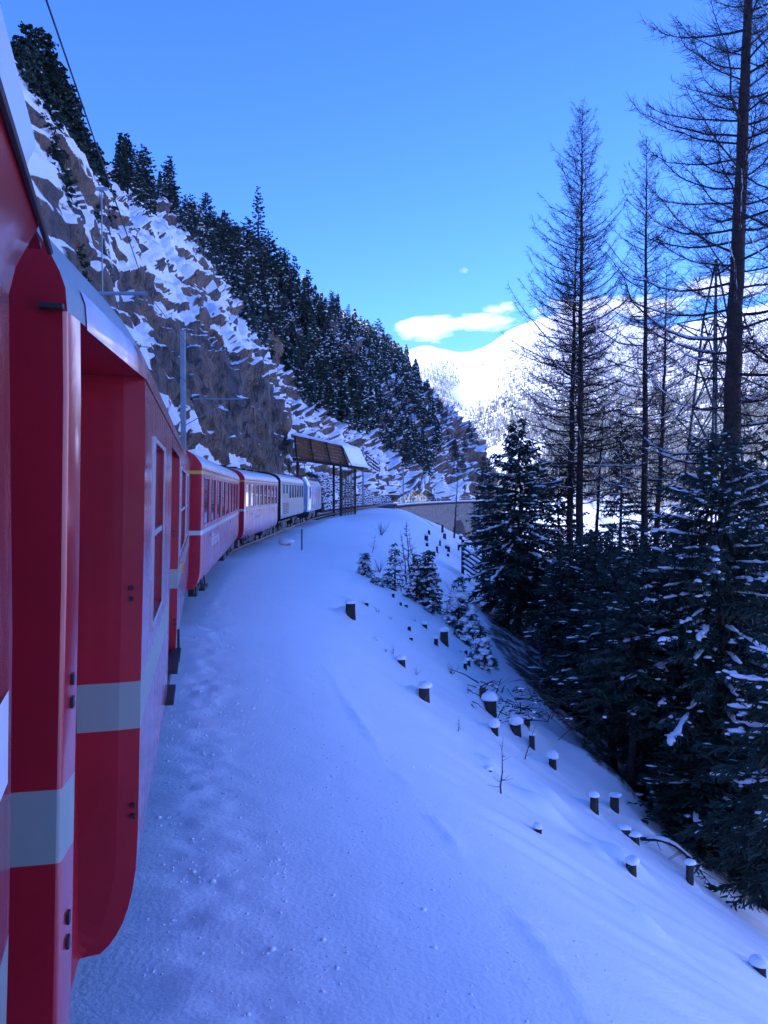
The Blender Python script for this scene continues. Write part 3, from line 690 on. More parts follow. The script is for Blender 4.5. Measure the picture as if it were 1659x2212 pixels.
        m = MB(); m.tube([(-dep + .05, a + .12, 1.35), (-dep + .05, a + .12, 2.25)], .014, 8); m.build('handrail', M['alu'], dr)
    return root, pt, L
def roof_profile(gut, top, oh=0.0):
    h = top - gut
    base = [(0, 0), (.004, .10), (.018, .17), (.045, .26), (.09, .38), (.16, .52), (.28, .66), (.46, .79), (.7, .89), (1.0, .965), (1.325, 1.0)]
    pr = [(w, gut + h * k) for w, k in base]
    if oh: pr = [(-oh, gut + .0), (-oh + .004, gut + .02), (-oh + .014, gut + .06), (-oh + .03, gut + .10), (-oh + .052, gut + .138)] + [(w - oh * max(0, 1 - w / .2), gut + .14 + (z - gut) * (h - .14) / h) for w, z in pr[2:]]
    return pr

# the coach the picture is taken from: its side runs back past the camera
OPROF = [(.62, .17), (.76, .085), (1.0, .038), (1.8, .010), (2.3, 0), (2.9, 0), (2.95, -.012), (3.03, -.053)]
oe = np.array([-.67, 1.5]); od = np.array([-.31, 1.0]); od /= np.linalg.norm(od)
own, opt, oL = coach('red_coach', 'red coach closest to the viewer, only its roof edge and front corner in view', oe - od * 14, oe, holes=[(2.2, 3.4, 1.9, 2.8), (4.2, 5.4, 1.9, 2.8), (6.2, 7.4, 1.9, 2.8), (8.2, 9.4, 1.9, 2.8)], prof=OPROF, overhang=.055, top=3.56, roofm='roofpale')
m = MB(); a_, b_ = oL - .20, oL - .085
m.add([opt(a_, 2.05, -.004), opt(b_, 2.05, -.004), opt(b_, 2.21, -.004), opt(a_, 2.21, -.004)], [[0, 1, 2, 3]]); m.build('notice_plate', M['white'], own)
m = MB(); m.box((-1.27, oL + .07, 3.035), (2.62, .17, .012)); m.build('roof_soffit', M['redmatte'], own)
m = MB()
m.tube([(.056, -.1, 3.026), (.056, oL + .16, 3.026)], .006, 6); m.build('gutter_seal', M['rubber'], own)

# the next coach, with two recessed entrances
p0, p1 = (-.73, 2.25), (-3.60, 15.5)
near_c, npt, nL = coach('red_coach', 'big glossy red coach right ahead, with a recessed doorway and grey waist stripe', p0, p1,
    recess=[(.145, 1.29, .28, 3.03), (4.30, 6.50, .20, 2.96)], holes=[(1.92, 2.98, 1.88, 2.80), (6.85, 9.6, 1.88, 2.8), (10.2, 11.4, 1.88, 2.8)], taper=.114, tl=1.28, mull=2.33, cantrail=True, top=3.64)
# step, handrails and door gear of the second entrance
m = MB()
for l, z in ((4.6, .90), (5.6, .93), (6.3, .90)): m.box((-.05, l, z), (.10, .55, .04))
m.box((-.10, 5.4, .84), (.05, 2.0, .10)); m.bar((-.02, 6.35, .85), (-.02, 6.35, 1.15), .025); m.build('folding_step', M['dark'], near_c)
m = MB(); m.box((.012, 6.72, 1.75), (.02, .10, .12)); m.build('door_button', M['yellow'], near_c)
for z in (2.03, 1.965, 1.36, 1.29):
    m = MB(); m.box(npt(.085, z, -.004), (.008, .03, .03)); m.build('rubber_stop', M['rubber'], near_c)
m = MB(); m.box((-.15, -.02, 3.036), (.06, .04, .012)); m.build('gutter_spout', M['rubber'], near_c)
m = MB(); m.box((-.62, -.02, 2.42), (.03, .04, .12)); m.build('end_handle', M['dark'], near_c)
bogie(near_c, 3.6); bogie(near_c, nL - 2.6)

def row_windows(l0, l1, n, w, z0, z1):
    return [(l, l + w, z0, z1) for l in np.linspace(l0, l1 - w, n)]
c2, pt2, L2 = coach('red_coach', 'red coach with silver roof directly beyond the big glossy coach, yellow band on its end', (-3.62, 16.6), (-5.70, 32.9), red='red2', stripe='stripe2', sz=(1.68, 1.77),
    holes=row_windows(.55, 14.9, 8, 1.15, 1.88, 2.82), yellow=(2.90, 2.97), roofm='roofsilver', framem='red2', wrec=.014, rib=True, group='red coaches with silver roofs', gut=3.02)
c3, pt3, L3 = coach('red_coach', 'second silver roofed red coach, coupled before the grey carriage', (-5.73, 34.3), (-5.90, 46.5), red='red2', stripe='stripe2', sz=(1.74, 1.83),
    holes=row_windows(.35, 11.6, 8, .95, 1.93, 2.86), yellow=(2.95, 3.02), roofm='roofsilver', framem='red2', wrec=.014, rib=True, group='red coaches with silver roofs', gut=3.07, top=3.6)
SPROF = [(.98, .03), (1.1, .0), (3.2, .0)]
c4, pt4, L4 = coach('grey_coach', 'silver grey service carriage with black end, behind the pale locomotive', (-5.92, 47.8), (-6.03, 62.4), red='silver', stripe='silver', sz=(1.5, 1.6),
    holes=row_windows(1.0, 3.6, 2, .9, 2.45, 2.98) + row_windows(4.6, 14.1, 6, 1.0, 2.15, 2.98) , prof=SPROF, endm='dark', framem='silver', roofm='roofsilver', gut=3.15, top=3.72, win=(2.15, 2.98))
for k in range(4):
    m = MB(); l = 1.0 + k * .85
    for zz in np.arange(1.25, 1.95, .1): m.box(pt4(l + .3, zz, -.006), (.012, .55, .05))
    m.build('louvre_vent', M['dark'], c4)
for root, pt_, L in ((c2, pt2, L2), (c3, pt3, L3), (c4, pt4, L4)):
    bogie(root, 2.3); bogie(root, L - 2.3)
    m = MB(); m.box((-W / 2, L * .42, .52), (1.7, 2.2, .42)); m.build('equipment_box', M['dark'], root)
    m = MB(); m.box((-.5, L * .62, .55), (.6, 1.2, .35)); m.build('equipment_box', M['dark'], root)
    for l in (1.1, L - 1.1):
        m = MB(); m.box((-.08, l, .52), (.12, .9, .06)); m.bar((-.08, l - .4, .5), (-.12, l - .4, .8), .03); m.bar((-.08, l + .4, .5), (-.12, l + .4, .8), .03)
        m.build('footboard', M['dark'], root)
def text_mesh(body, size, ext, mt, parent):
    cu = bpy.data.curves.new('lettering_curve', 'FONT'); cu.body = body; cu.size = size; cu.extrude = ext
    to = bpy.data.objects.new('lettering_curve', cu); me = bpy.data.meshes.new_from_object(to)
    bpy.data.objects.remove(to); bpy.data.curves.remove(cu); me.materials.clear(); me.materials.append(mt)
    o = bpy.data.objects.new('lettering', me); C.objects.link(o); o.parent = parent; tag(o, kind='stuff'); return o
def lettering(body, root, pt_, l, z, size, sx, mt):
    o = text_mesh(body, size, .001, mt, root)
    q = pt_(l, z, -.006); o.location = q; o.rotation_euler = (math.pi / 2, 0, math.pi / 2); o.scale = (sx, 1, 1)
    return o
for root, pt_, L, l, z in ((c2, pt2, L2, 2.75, 1.28), (c3, pt3, L3, 2.5, 1.33)):
    m = MB()
    for k in range(3): m.box(pt_(l + .16 + .05 * k, z + .05 + .11 * k, -.004), (.006, .34, .075))
    m.build('logo_bars', M['white'], root)
    lettering('Rhätische Bahn', root, pt_, l + .5, z, .40, .82, M['white'])
    for dl in (-.55, -.25, 7.6, 7.9):
        m = MB(); m.box(pt_(min(l + dl, L - 1), 1.58, -.004), (.006, .09, .07)); m.build('data_plate', M['rubber'], root)

# locomotive
lp0, lp1 = (-5.86, 65.2), (-5.90, 80.0)
rz, LL_ = frame_of(lp0, lp1)
loco = thing('locomotive', 'pale blue electric locomotive with pink and blue mural side, at the head of the train', 'locomotive', (lp0[0], lp0[1], 0), rz)
def lsec(l, ins, zr):
    return [(-.06 - ins, l, .95), (-ins, l, 1.1), (-ins, l, 3.0), (-.12 - ins, l, 3.25), (-.45 - ins, l, zr), (-W + .45 + ins, l, zr), (-W + .12 + ins, l, 3.25), (-W + ins, l, 3.0), (-W + ins, l, 1.1), (-W + .06 + ins, l, .95)]
stn = [(.55, .14, 3.55), (.9, .05, 3.72), (1.6, .0, 3.75), (LL_ - 1.6, .0, 3.75), (LL_ - .9, .05, 3.72), (LL_ - .5, .14, 3.55)]
V = np.array([lsec(*s_) for s_ in stn]); V[0, :, 1] -= np.interp(V[0, :, 2], [.95, 1.9, 3.6], [.45, .55, 0]); V[-1, :, 1] += np.interp(V[-1, :, 2], [.95, 1.9, 3.6], [.45, .55, 0])
m = MB(); m.grid(V, flip=True); m.poly(V[0]); m.poly(V[-1][::-1]); m.build('body', M['locowhite'], loco)
m = MB()
for w in (.50, 1.40): m.add([(-w, .30, 2.05), (-w - .75, .30, 2.05), (-w - .7, .52, 2.95), (-w - .05, .52, 2.95)], [[0, 1, 2, 3]])
m.v = [x + np.array([0, -.06, 0]) for x in m.v]; m.build('windscreen', M['glass'], loco)
for l, w_ in ((1.15, .5), (LL_ - 1.65, .5)):
    m = MB(); m.box((.004, l + .25, 2.45), (.012, w_, .9)); m.build('cab_window', M['glass'], loco)
m = MB(); m.box((.004, LL_ / 2, 1.95), (.010, 8.6, 1.75)); mu = m.build('side_mural', M['locoblue'], loco)
m = MB(); a = np.linspace(0, math.pi, 25)
arc = np.stack([np.full(25, .012), LL_ / 2 + np.cos(a) * 3.4, 1.75 + np.sin(a) * .95], 1); arc2 = np.stack([np.full(25, .012), LL_ / 2 + np.cos(a) * 2.3, 1.75 + np.sin(a) * .55], 1)
m.grid(np.stack([arc, arc2], 1)); m.build('mural_arc', M['locopink'], mu)
for k in range(4):
    m = MB(); l = 3.6 + k * 2.4; m.tube([(.006, l, 1.1), (.016, l, 1.1)], 0.001, 6)
    a = np.linspace(0, math.pi, 13); m.poly(np.stack([np.full(13, .018), l + np.cos(a) * .85, 1.08 + np.sin(a) * .9], 1)); m.build('mural_peak', M['locowhite'], mu)
for k in range(3):
    m = MB(); m.box((-.265, 4.2 + k * 3.1, 3.50), (.02, 2.7, .40), Matrix.Rotation(R(33), 3, 'Y')); m.build('roof_grille', M['dark'], loco)
m = MB(); m.box((-W / 2, .35, 3.62), (1.5, .08, .32)); sb = m.build('destination_sign', M['red'], loco)
o = text_mesh('150', .34, .002, M['white'], sb); o.location = (-W / 2 - .28, .305, 3.51); o.rotation_euler = (math.pi / 2, 0, 0)
for w in (.45, W - .45):
    m = MB(); m.tube([(-w, .05, 1.35), (-w, -.05, 1.35)], .13, 14); m.build('headlight', M['white'], loco)
m = MB(); m.box((-W / 2, -.05, .75), (W - .1, .12, .35)); m.box((-W / 2, LL_ / 2, .62), (1.9, 6, .45)); m.box((-W / 2, LL_ + .05, .75), (W - .1, .12, .35)); m.build('buffer_beam', M['dark'], loco)
m = MB()
for l0 in (4.0, LL_ - 4.0):
    for w in (.7, W - .7): m.bar((-w, l0 - .9, 3.85), (-w + .0, l0 + .5, 4.3), .05); m.bar((-w, l0 + .5, 4.3), (-w, l0 - .5, 4.95), .05)
    m.bar((-.55, l0 - .5, 4.95), (-W + .55, l0 - .5, 4.95), .06); m.box((-W / 2, l0, 3.83), (1.6, 1.8, .1))
m.build('pantograph', M['dark'], loco)
for l in (2.4, LL_ / 2, LL_ - 2.4): bogie(loco, l)

# ------------------------------------------------------------------ conifers
def spruce_parts(h, r, seed, whorls=26, per=6, tw=20, bare=.10, wid=.045, snow=.45, sblob=1.0, lod=1, droop=.32, trunkr=None, shape=.8, blobr=1.0):
    g = np.random.default_rng(seed)
    cr, sn, tr = MB(), MB(), MB()
    K = 9; zt = np.linspace(0, h, K); wob = g.normal(0, .012 * h, (K, 2)) * np.linspace(0, 1, K)[:, None] * .6
    tp = np.stack([wob[:, 0], wob[:, 1], zt], 1); R0 = trunkr or .010 * h + .03
    tr.tube(tp, R0 * (1 - .93 * zt / h), 8)
    for k in range(whorls):
        t = (k + g.uniform(0, .6)) / whorls; t = min(t, .985)
        z0 = h * (bare + (1 - bare) * t ** .92)
        Lb = r * (1 - t) ** shape * min(1, .55 + 2.2 * t) + .012 * h
        a0 = g.uniform(0, 6.28)
        for b in range(per if t < .85 else max(3, per - 2)):
            L = Lb * g.uniform(.62, 1.22)
            if g.random() < .06: continue
            az = a0 + b * 6.283 / per + g.normal(0, .22)
            d = np.array([math.cos(az), math.sin(az), 0]); sd = np.array([-d[1], d[0], 0])
            sl0 = -.12 + .75 * t ** 1.6 + g.normal(0, .06)
            zz = z0 + g.uniform(-.5, .5) * h * .6 / whorls
            s = np.linspace(0, 1, 5)
            cx = np.array([np.interp(zz, zt, tp[:, 0]), np.interp(zz, zt, tp[:, 1]), 0])
            path = lambda s: cx[None] + d[None] * (L * s)[:, None] + np.array([0, 0, 1.0])[None] * (zz + L * (sl0 * s - droop * (1 - .6 * t) * s**2 + .16 * s**4))[:, None] + sd[None] * (L * .05 * np.sin(s * 3 + az))[:, None]
            cr.tube(path(s), np.linspace(.012 + .006 * L, .004, 5), 3, m=1, cap=False)
            n = max(5, int(tw * L))
            ss = g.uniform(.12, 1.0, n) ** .85; A = path(ss)
            sgn = g.choice([-1, 1], n)
            ln = (.16 + .26 * L * (1.05 - ss)) * g.uniform(.6, 1.25, n)
            dirv = d[None] * g.uniform(.35, 1.0, n)[:, None] + sd[None] * (sgn * g.uniform(.3, 1.0, n))[:, None] + np.array([0, 0, 1.])[None] * g.uniform(-.75, .10, n)[:, None]
            dirv /= np.linalg.norm(dirv, axis=1)[:, None]
            B = A + dirv * ln[:, None]
            N = np.cross(dirv, g.normal(0, 1, (n, 3)) + np.array([0, 0, 1.2])); N /= np.linalg.norm(N, axis=1)[:, None] + 1e-9
            cr.quadstrip(A, B, np.full((n, 1), wid), np.full((n, 1), wid * .45), N)
            # side shoots
            q = g.uniform(.3, .95, (n, 1)); A2 = A + (B - A) * q
            d2 = dirv + g.normal(0, .6, (n, 3)) + np.array([0, 0, -.35]); d2 /= np.linalg.norm(d2, axis=1)[:, None]
            N2 = np.cross(d2, g.normal(0, 1, (n, 3))); N2 /= np.linalg.norm(N2, axis=1)[:, None] + 1e-9
            cr.quadstrip(A2, A2 + d2 * (ln * .55)[:, None], np.full((n, 1), wid * .8), np.full((n, 1), wid * .3), N2)
            if g.random() < snow * min(1.15, .25 + 1.2 * t):
                nch = 1 + int(L * (1.5 if lod else .45) * g.uniform(.5, 1.3))
                for ch_ in range(nch):
                    a_ = g.uniform(.2, .9); e_ = min(1.0, a_ + g.uniform(.10, .30) + .12 / L); m_ = 5 if lod else 3
                    sb = np.linspace(a_, e_, m_); c = path(sb) + g.normal(0, .008 * L, (m_, 3)) * [1, 1, .4]
                    rr_ = (.022 + .036 * L ** .7) * blobr * sblob * g.uniform(.55, 1.5, m_) * np.sin(np.linspace(.45, 2.7, m_))
                    if abs(c[-1, 2] - c[0, 2]) > .36 * np.hypot(*(c[-1, :2] - c[0, :2])): continue
                    c[:, 2] += rr_ * .45 + .01
                    sn.tube(c, rr_, 6 if lod else 4)
                    v = sn.v[-1].reshape(m_, -1, 3); v[..., 2] = c[:, None, 2] + (v[..., 2] - c[:, None, 2]) * .6; sn.v[-1] = v.reshape(-1, 3)
                nt = int(3.6 * L * sblob * (1 if lod else .35))     # tufts hanging on the side shoots
                if nt:
                    q = g.integers(0, n, nt); c2 = A[q] + (B[q] - A[q]) * g.uniform(.3, 1, (nt, 1)) + [0, 0, .015]; r2 = (.02 + .02 * L ** .7) * blobr * g.uniform(.6, 1.5, nt)
                    sn.blobs(c2, np.stack([r2 * g.uniform(.8, 1.7, nt), r2 * g.uniform(.8, 1.7, nt), r2 * .55], 1), lod=min(lod, 1), seed=seed + k)
    return cr, sn, tr
def make_spruce(name, label, base, h, r, seed, group=None, rz=0, **kw):
    cr, sn, tr = spruce_parts(h, r, seed, **kw)
    t = thing(name, label, 'tree', base, rz, group)
    tr.build('trunk', M['bark'], t, smooth=True); cr.build('crown', [M['needle'], M['bark']], t)
    if sn.n: tag(sn.build('snow_load', M['snowcap'], t, smooth=True), kind='stuff')
    return t
def base_at(px, Y):
    x = (px - CX) / FPX * Y; return np.array([x, Y, float(ground_z(x, Y)) - .15])
def tree_at(px, top, Y):
    b = base_at(px, Y); return b, P(px, top, Y)[2] - b[2]

big = []
def put_spruce(px, top, Y, r, seed, label, **kw):
    b, h = tree_at(px, top, Y); big.append((b, h))
    return make_spruce('spruce_tree', label, b, h, r, seed, group='spruces below the snow bank', **kw)
put_spruce(1562, 930, 23.5, 3.5, 101, 'largest snow laden spruce, filling the lower right behind the big larch trunk', whorls=36, per=7, tw=40, wid=.027, snow=1.0, bare=.14, lod=2, sblob=.85, shape=.62, droop=.5)
put_spruce(1122, 905, 43, 3.5, 102, 'tall pointed spruce left of the two larch trunks, its tip against the bright valley', whorls=38, per=7, tw=18, wid=.055, snow=.85, sblob=.85, bare=.08, shape=.75, droop=.45)
put_spruce(1345, 880, 60, 2.6, 103, 'slim dark spruce standing between the twin larches and the third larch', whorls=30, per=6, tw=14, wid=.06, snow=.3)
put_spruce(1205, 985, 48, 2.8, 104, 'spruce with its tip just left of the twin larch trunks', whorls=30, per=6, tw=16, wid=.055, snow=.4)
put_spruce(1300, 1150, 34, 3.0, 105, 'bushy spruce in front of the twin larch trunks', whorls=28, per=7, tw=20, wid=.05, snow=.55, shape=.6)
put_spruce(1440, 1120, 36, 2.9, 106, 'spruce filling the gap between the third larch and the big larch', whorls=28, per=7, tw=18, wid=.05, snow=.5)
put_spruce(1668, 900, 36, 3.4, 107, 'spruce at the right edge behind the big larch', whorls=30, per=6, tw=16, wid=.055, snow=.4)
put_spruce(1048, 985, 105, 2.6, 108, 'dark slender spruce standing before the viaduct arch', whorls=28, per=6, tw=10, wid=.09, snow=.3)
put_spruce(1098, 1060, 70, 3.0, 109, 'snowy spruce just right of the timber rails on the bank', whorls=28, per=6, tw=12, wid=.07, snow=.5)
put_spruce(1745, 1250, 17, 2.6, 110, 'half seen spruce at the right edge whose snowy boughs reach into the picture', whorls=24, per=6, tw=26, wid=.03, snow=.6, lod=2, bare=.2, droop=.45)

# forest on the valley slope: shared meshes, each tree on its own
protos = []
for k, (hh, rr_, kw) in enumerate(((18, 2.6, dict(bare=.26)), (16, 2.4, dict(bare=.36)), (20, 2.9, dict(bare=.18)))):
    cr, sn, tr = spruce_parts(hh, rr_, 130 + k, whorls=28, per=6, tw=10, wid=.085, snow=.33, lod=0, droop=.42, blobr=1.5, **kw)
    protos.append((tr.mesh('trunk', [M['bark']], True), cr.mesh('crown', [M['needle'], M['bark']]), sn.mesh('snow_load', [M['snowcap']], True), hh))
gf = np.random.default_rng(5); placed = []
tries = 0
while len(placed) < 150 and tries < 9000:
    tries += 1
    px = gf.uniform(1030, 1760); Y = math.exp(gf.uniform(math.log(24), math.log(125)))
    if len(placed) > 95: px = gf.uniform(1250, 1800); Y = gf.uniform(18, 48)
    if px < 1090 and Y < 60: continue
    b = base_at(px, Y); u = b[0] - float(S(Y))
    _, pyb = project(b)
    # keep the open snow bank clear: the wood starts below this line of the photograph
    lim = np.interp(px, [960, 1000, 1100, 1150, 1250, 1350, 1450, 1560, 1660], [1230, 1330, 1470, 1520, 1640, 1730, 1830, 1935, 2010])
    if pyb > lim - 20 or u < 8: continue
    toppx = np.interp(px, [1030, 1100, 1200, 1300, 1420, 1520, 1700], [1110, 1120, 1130, 1160, 1150, 1120, 1060]) + gf.uniform(-15, 190)
    if Y < 32 and 1400 < px < 1690: toppx = gf.uniform(1500, 1760)
    h = P(px, toppx, Y)[2] - b[2]
    if h < (2.2 if Y < 32 else 5) or h > 34: continue
    if any((b[0] - q[0])**2 + (b[1] - q[1])**2 < 1.4 for q in placed): continue
    placed.append(b)
    spots = ((1080, 'beside the timber rails'), (1170, 'behind the brush heap'), (1255, 'under the twin larches'), (1330, 'behind the two ball capped stumps'), (1400, 'under the middle larch'), (1480, 'behind the bent branch'), (1570, 'round the big larch'), (9999, 'at the right edge'))
    where = next(w_ for x_, w_ in spots if px < x_); rank = 'front row' if Y < 38 else ('middle' if Y < 70 else 'back')
    size_ = 'tall' if toppx < 1170 else ('middling' if toppx < 1240 else 'low')
    t = thing('spruce_tree', '%s dark spruce in the %s of the wood, %s' % (size_, rank, where), 'tree', b, gf.uniform(0, 6.28), 'dense spruce wood below the snow bank')
    mt, mc, ms, hh = protos[len(placed) % 3]; k = h / hh; kr = min(max(k, .7), 1.25); t.scale = (kr, kr, k)
    for nm, me in (('trunk', mt), ('crown', mc), ('snow_load', ms)):
        o = bpy.data.objects.new(nm, me); C.objects.link(o); o.parent = t
        if nm == 'snow_load': tag(o, kind='stuff')

# ------------------------------------------------------------------ bare larches
def larch_parts(tpts, rad, nb, lmax, seed, t0=.12, twd=9, snow=.5, tlen=1.0, thick=1.0, prof=None):
    g = np.random.default_rng(seed); tr, br, sn = MB(), MB(), MB()
    tpts = np.asarray(tpts, float); K = 40
    f = hermite(np.linspace(0, 1, len(tpts)), tpts); tt = np.linspace(0, 1, K); tp = f(tt); H = tp[-1, 2] - tp[0, 2]
    tp[:, :2] += g.normal(0, .02, (K, 2)) * np.sin(tt * math.pi)[:, None]
    tr.tube(tp, np.maximum(rad * (1 - tt) ** .8, .012), 9)
    for b in range(nb):
        t = t0 + (1 - t0) * ((b + g.uniform(0, 1)) / nb) ** .92
        t = min(t, .995); o = f(t)
        pf = np.interp(t, *(prof or ([0, .15, .4, .65, .85, 1], [.55, .85, 1, .8, .45, .06])))
        L = lmax * pf * g.uniform(.55, 1.15) + .12
        az = b * 2.39996 + g.normal(0, .5); d = np.array([math.cos(az), math.sin(az), 0]); sd = np.array([-d[1], d[0], 0])
        s = np.linspace(0, 1, 8)
        up0 = np.interp(t, [0, .4, .75, 1], [-.22, -.08, .25, .9]) + g.normal(0, .1)
        cur = np.interp(t, [0, .5, 1], [.38, .5, .35]) * g.uniform(.4, 1.3)
        jit = np.cumsum(g.normal(0, .028 * L, (8, 3)), 0) * s[:, None]
        path = o[None] + d[None] * (L * (s - .10 * s**3))[:, None] + np.array([0, 0, 1.])[None] * (L * (up0 * s + cur * s**2.4))[:, None] + jit
        r0 = thick * (.007 + .0085 * L)
        rads = r0 * (1 - .85 * s)
        br.tube(path, rads, 4, cap=False)
        n = int(twd * L) + 3
        ss = g.uniform(.08, 1, n); A = np.stack([np.interp(ss, s, path[:, c]) for c in range(3)], 1)
        dv = d[None] * g.uniform(.0, .9, n)[:, None] + sd[None] * (g.choice([-1, 1], n) * g.uniform(.25, 1, n))[:, None] + np.array([0, 0, 1.])[None] * (g.uniform(-.7, .55, n) + .3 * (t > .5))[:, None]
        dv /= np.linalg.norm(dv, axis=1)[:, None]; ln = tlen * (.18 + .20 * L * (1.1 - ss)) * g.uniform(.5, 1.4, n)
        Bm = A + dv * (ln * .55)[:, None]; dv2 = dv + np.array([0, 0, .35]) + g.normal(0, .2, (n, 3)); dv2 /= np.linalg.norm(dv2, axis=1)[:, None]
        Be = Bm + dv2 * (ln * .55)[:, None]
        N = np.cross(dv, g.normal(0, 1, (n, 3))); N /= np.linalg.norm(N, axis=1)[:, None] + 1e-9
        w = .0065 * thick
        br.quadstrip(A, Bm, np.full((n, 1), w), np.full((n, 1), w * .8), N, 0); br.quadstrip(Bm, Be, np.full((n, 1), w * .8), np.full((n, 1), w * .4), N, 0)
        for _ in range(3):
            q = g.uniform(.1, 1, (n, 1)); A2 = A + (Bm - A) * q; d3 = dv + g.normal(0, .75, (n, 3)); d3 /= np.linalg.norm(d3, axis=1)[:, None]
            br.quadstrip(A2, A2 + d3 * (ln * g.uniform(.25, .6, n))[:, None], np.full((n, 1), w * .65), np.full((n, 1), w * .35), N, 0)
        if g.random() < snow * (1.1 - t * 1.0) * 1.4:
            a, e = sorted(g.integers(0, 8, 2))
            if e - a >= 2:
                q = path[a:e + 1] + np.array([0, 0, 1.]) * (rads[a:e + 1] * .8 + .008)[:, None]
                m_ = 3 * len(q); si = np.linspace(0, len(q) - 1, m_); c = np.stack([np.interp(si, np.arange(len(q)), q[:, k]) for k in range(3)], 1)
                rr_ = np.interp(si, np.arange(len(q)), rads[a:e + 1]) * g.uniform(.45, 1.1, m_) + .012
                sn.tube(c + g.normal(0, .006, c.shape), rr_ * thick ** .5, 5)
    return tr, br, sn
def put_larch(px_top, top, px_base, Y, rad, nb, lmax, seed, label, mid=0, group='bare larches', **kw):
    b = base_at(px_base, Y); tpx = P(px_top, top, Y)
    p = [b * (1 - k) + tpx * k + np.array([mid * math.sin(k * math.pi), 0, 0]) for k in np.linspace(0, 1, 5)]
    tr, br, sn = larch_parts([q - b for q in p], rad, nb, lmax, seed, **kw)
    t = thing('larch_tree', label, 'tree', b, 0, group)
    tr.build('trunk', M['bark2'], t, smooth=True); tag(br.build('branches', M['twig'], t), kind='stuff')
    if sn.n: tag(sn.build('snow_load', M['snowcap'], t, smooth=True), kind='stuff')
    return t
put_larch(1258, 238, 1252, 45, .26, 220, 4.6, 201, 'taller of the twin bare larches, its tip the highest of the pair', t0=.30, twd=20, snow=.8)
put_larch(1246, 455, 1226, 46.5, .25, 135, 4.0, 202, 'lower twin bare larch close against the left of the taller trunk', t0=.36, twd=18, snow=.8, prof=([0, .15, .4, .7, .85, 1], [.5, .85, 1, .9, .5, .06]))
put_larch(1397, 300, 1392, 46, .26, 175, 3.9, 203, 'slender bare larch right of the twin trunks, in the middle of the group', t0=.28, twd=18, snow=.85)
put_larch(1440, 560, 1388, 47.5, .22, 110, 3.6, 204, 'leaning bare larch whose foot touches the slender middle larch', t0=.35, twd=17, mid=.35)
put_larch(1306, 850, 1272, 47, .17, 16, 1.6, 205, 'short broken larch trunk leaning right of the twins', t0=.4, twd=5)
put_larch(1640, -560, 1556, 29, .43, 150, 5.2, 206, 'biggest bare larch with thick snowy boughs, running out of the top right', t0=.30, twd=24, snow=.8, thick=1.1, mid=-.05, tlen=1.25, prof=([0, .25, .5, .75, 1], [.6, .95, .9, .7, .1]))
put_larch(1775, -300, 1790, 24, .32, 120, 4.6, 207, 'bare larch outside the right edge, only its boughs reaching in', t0=.30, twd=18, snow=.8, thick=1.3)
put_larch(991, 1000, 981, 95, .12, 26, 1.1, 208, 'thin bare larch pole standing alone before the viaduct wall', t0=.3, twd=6)
# lattice pylon
pb = base_at(1542, 78); ztop = P(1553, 560, 78)[2] - pb[2]
py_ = thing('lattice_pylon', 'steel lattice power pylon behind the big bare larch', 'pylon', pb, R(20))
def lg(sx, sy, k): w = 3.2 * (1 - k) + .75 * k; return np.array([sx * w, sy * w, ztop * .86 * k])
for sx in (-1, 1):
    for sy in (-1, 1):
        m = MB(); m.bar(lg(sx, sy, 0), lg(sx, sy, 1), .16); m.build('leg', M['pylonsteel'], py_)
        m = MB(); m.bar(lg(sx, sy, 1), (0, 0, ztop), .13); m.build('peak_strut', M['pylonsteel'], py_)
ks = np.linspace(0, 1, 9)
for a_, b_ in zip(ks[:-1], ks[1:]):
    for (s0, s1) in (((-1, -1), (1, -1)), ((1, -1), (1, 1)), ((1, 1), (-1, 1)), ((-1, 1), (-1, -1))):
        for q0, q1 in ((lg(*s0, a_), lg(*s1, b_)), (lg(*s1, a_), lg(*s0, b_)), (lg(*s0, b_), lg(*s1, b_))):
            m = MB(); m.bar(q0, q1, .09); m.build('brace', M['pylonsteel'], py_)
for zk in (.62, .84):
    for sx in (-1, 1):
        e = np.array([sx * 4.4, 0, ztop * zk]); m = MB()
        for sy in (-1, 1): m.bar(lg(sx, sy, zk / .86 - .03), e, .1); m.bar(lg(sx, sy, min(1, zk / .86 + .08)), e, .08)
        m.build('cross_arm', M['pylonsteel'], py_)

# ------------------------------------------------------------------ forest above the cliff
def conifer_mesh(k, h, r, **kw):
    cr, sn, tr = spruce_parts(h, r, 300 + k, lod=0, **kw)
    m = MB(); m.v = cr.v + sn.v + tr.v; m.n = cr.n + sn.n + tr.n
    for src, off, mm in ((cr, 0, 0), (sn, cr.n, 1), (tr, cr.n + sn.n, 2)):
        for (n_, mi), fs in src.f.items():
            m.f.setdefault((n_, mm if mi == 0 else 2), []).extend([f + off for f in fs])
    return m.mesh('conifer', [M['needle2'], M['snowcap'], M['bark']])
far_protos = [conifer_mesh(0, 10, 1.9, whorls=18, per=7, tw=9, wid=.14, snow=.42, sblob=.8, bare=.05, blobr=1.75),
              conifer_mesh(1, 10, 1.6, whorls=18, per=6, tw=9, wid=.14, snow=.35, sblob=.8, bare=.08, blobr=1.75),
              conifer_mesh(2, 10, 2.3, whorls=15, per=7, tw=9, wid=.16, snow=.55, sblob=.9, bare=.04, shape=.5, blobr=1.9),
              conifer_mesh(3, 10, 2.0, whorls=15, per=7, tw=8, wid=.15, snow=.6, sblob=1.0, bare=.10, shape=.6, blobr=1.9)]
FOREST = [(300, 385), (470, 600), (560, 745), (600, 800), (650, 880), (720, 915), (800, 950), (870, 1005), (930, 1030), (955, 970), (930, 880), (880, 800), (800, 700), (600, 520), (400, 380)]
vis = (np.arange(NV) < .9 * NV)[None] & (my > 28)[:, None]
cand = np.argwhere(in_poly(mpx, mpy, FOREST) & vis)
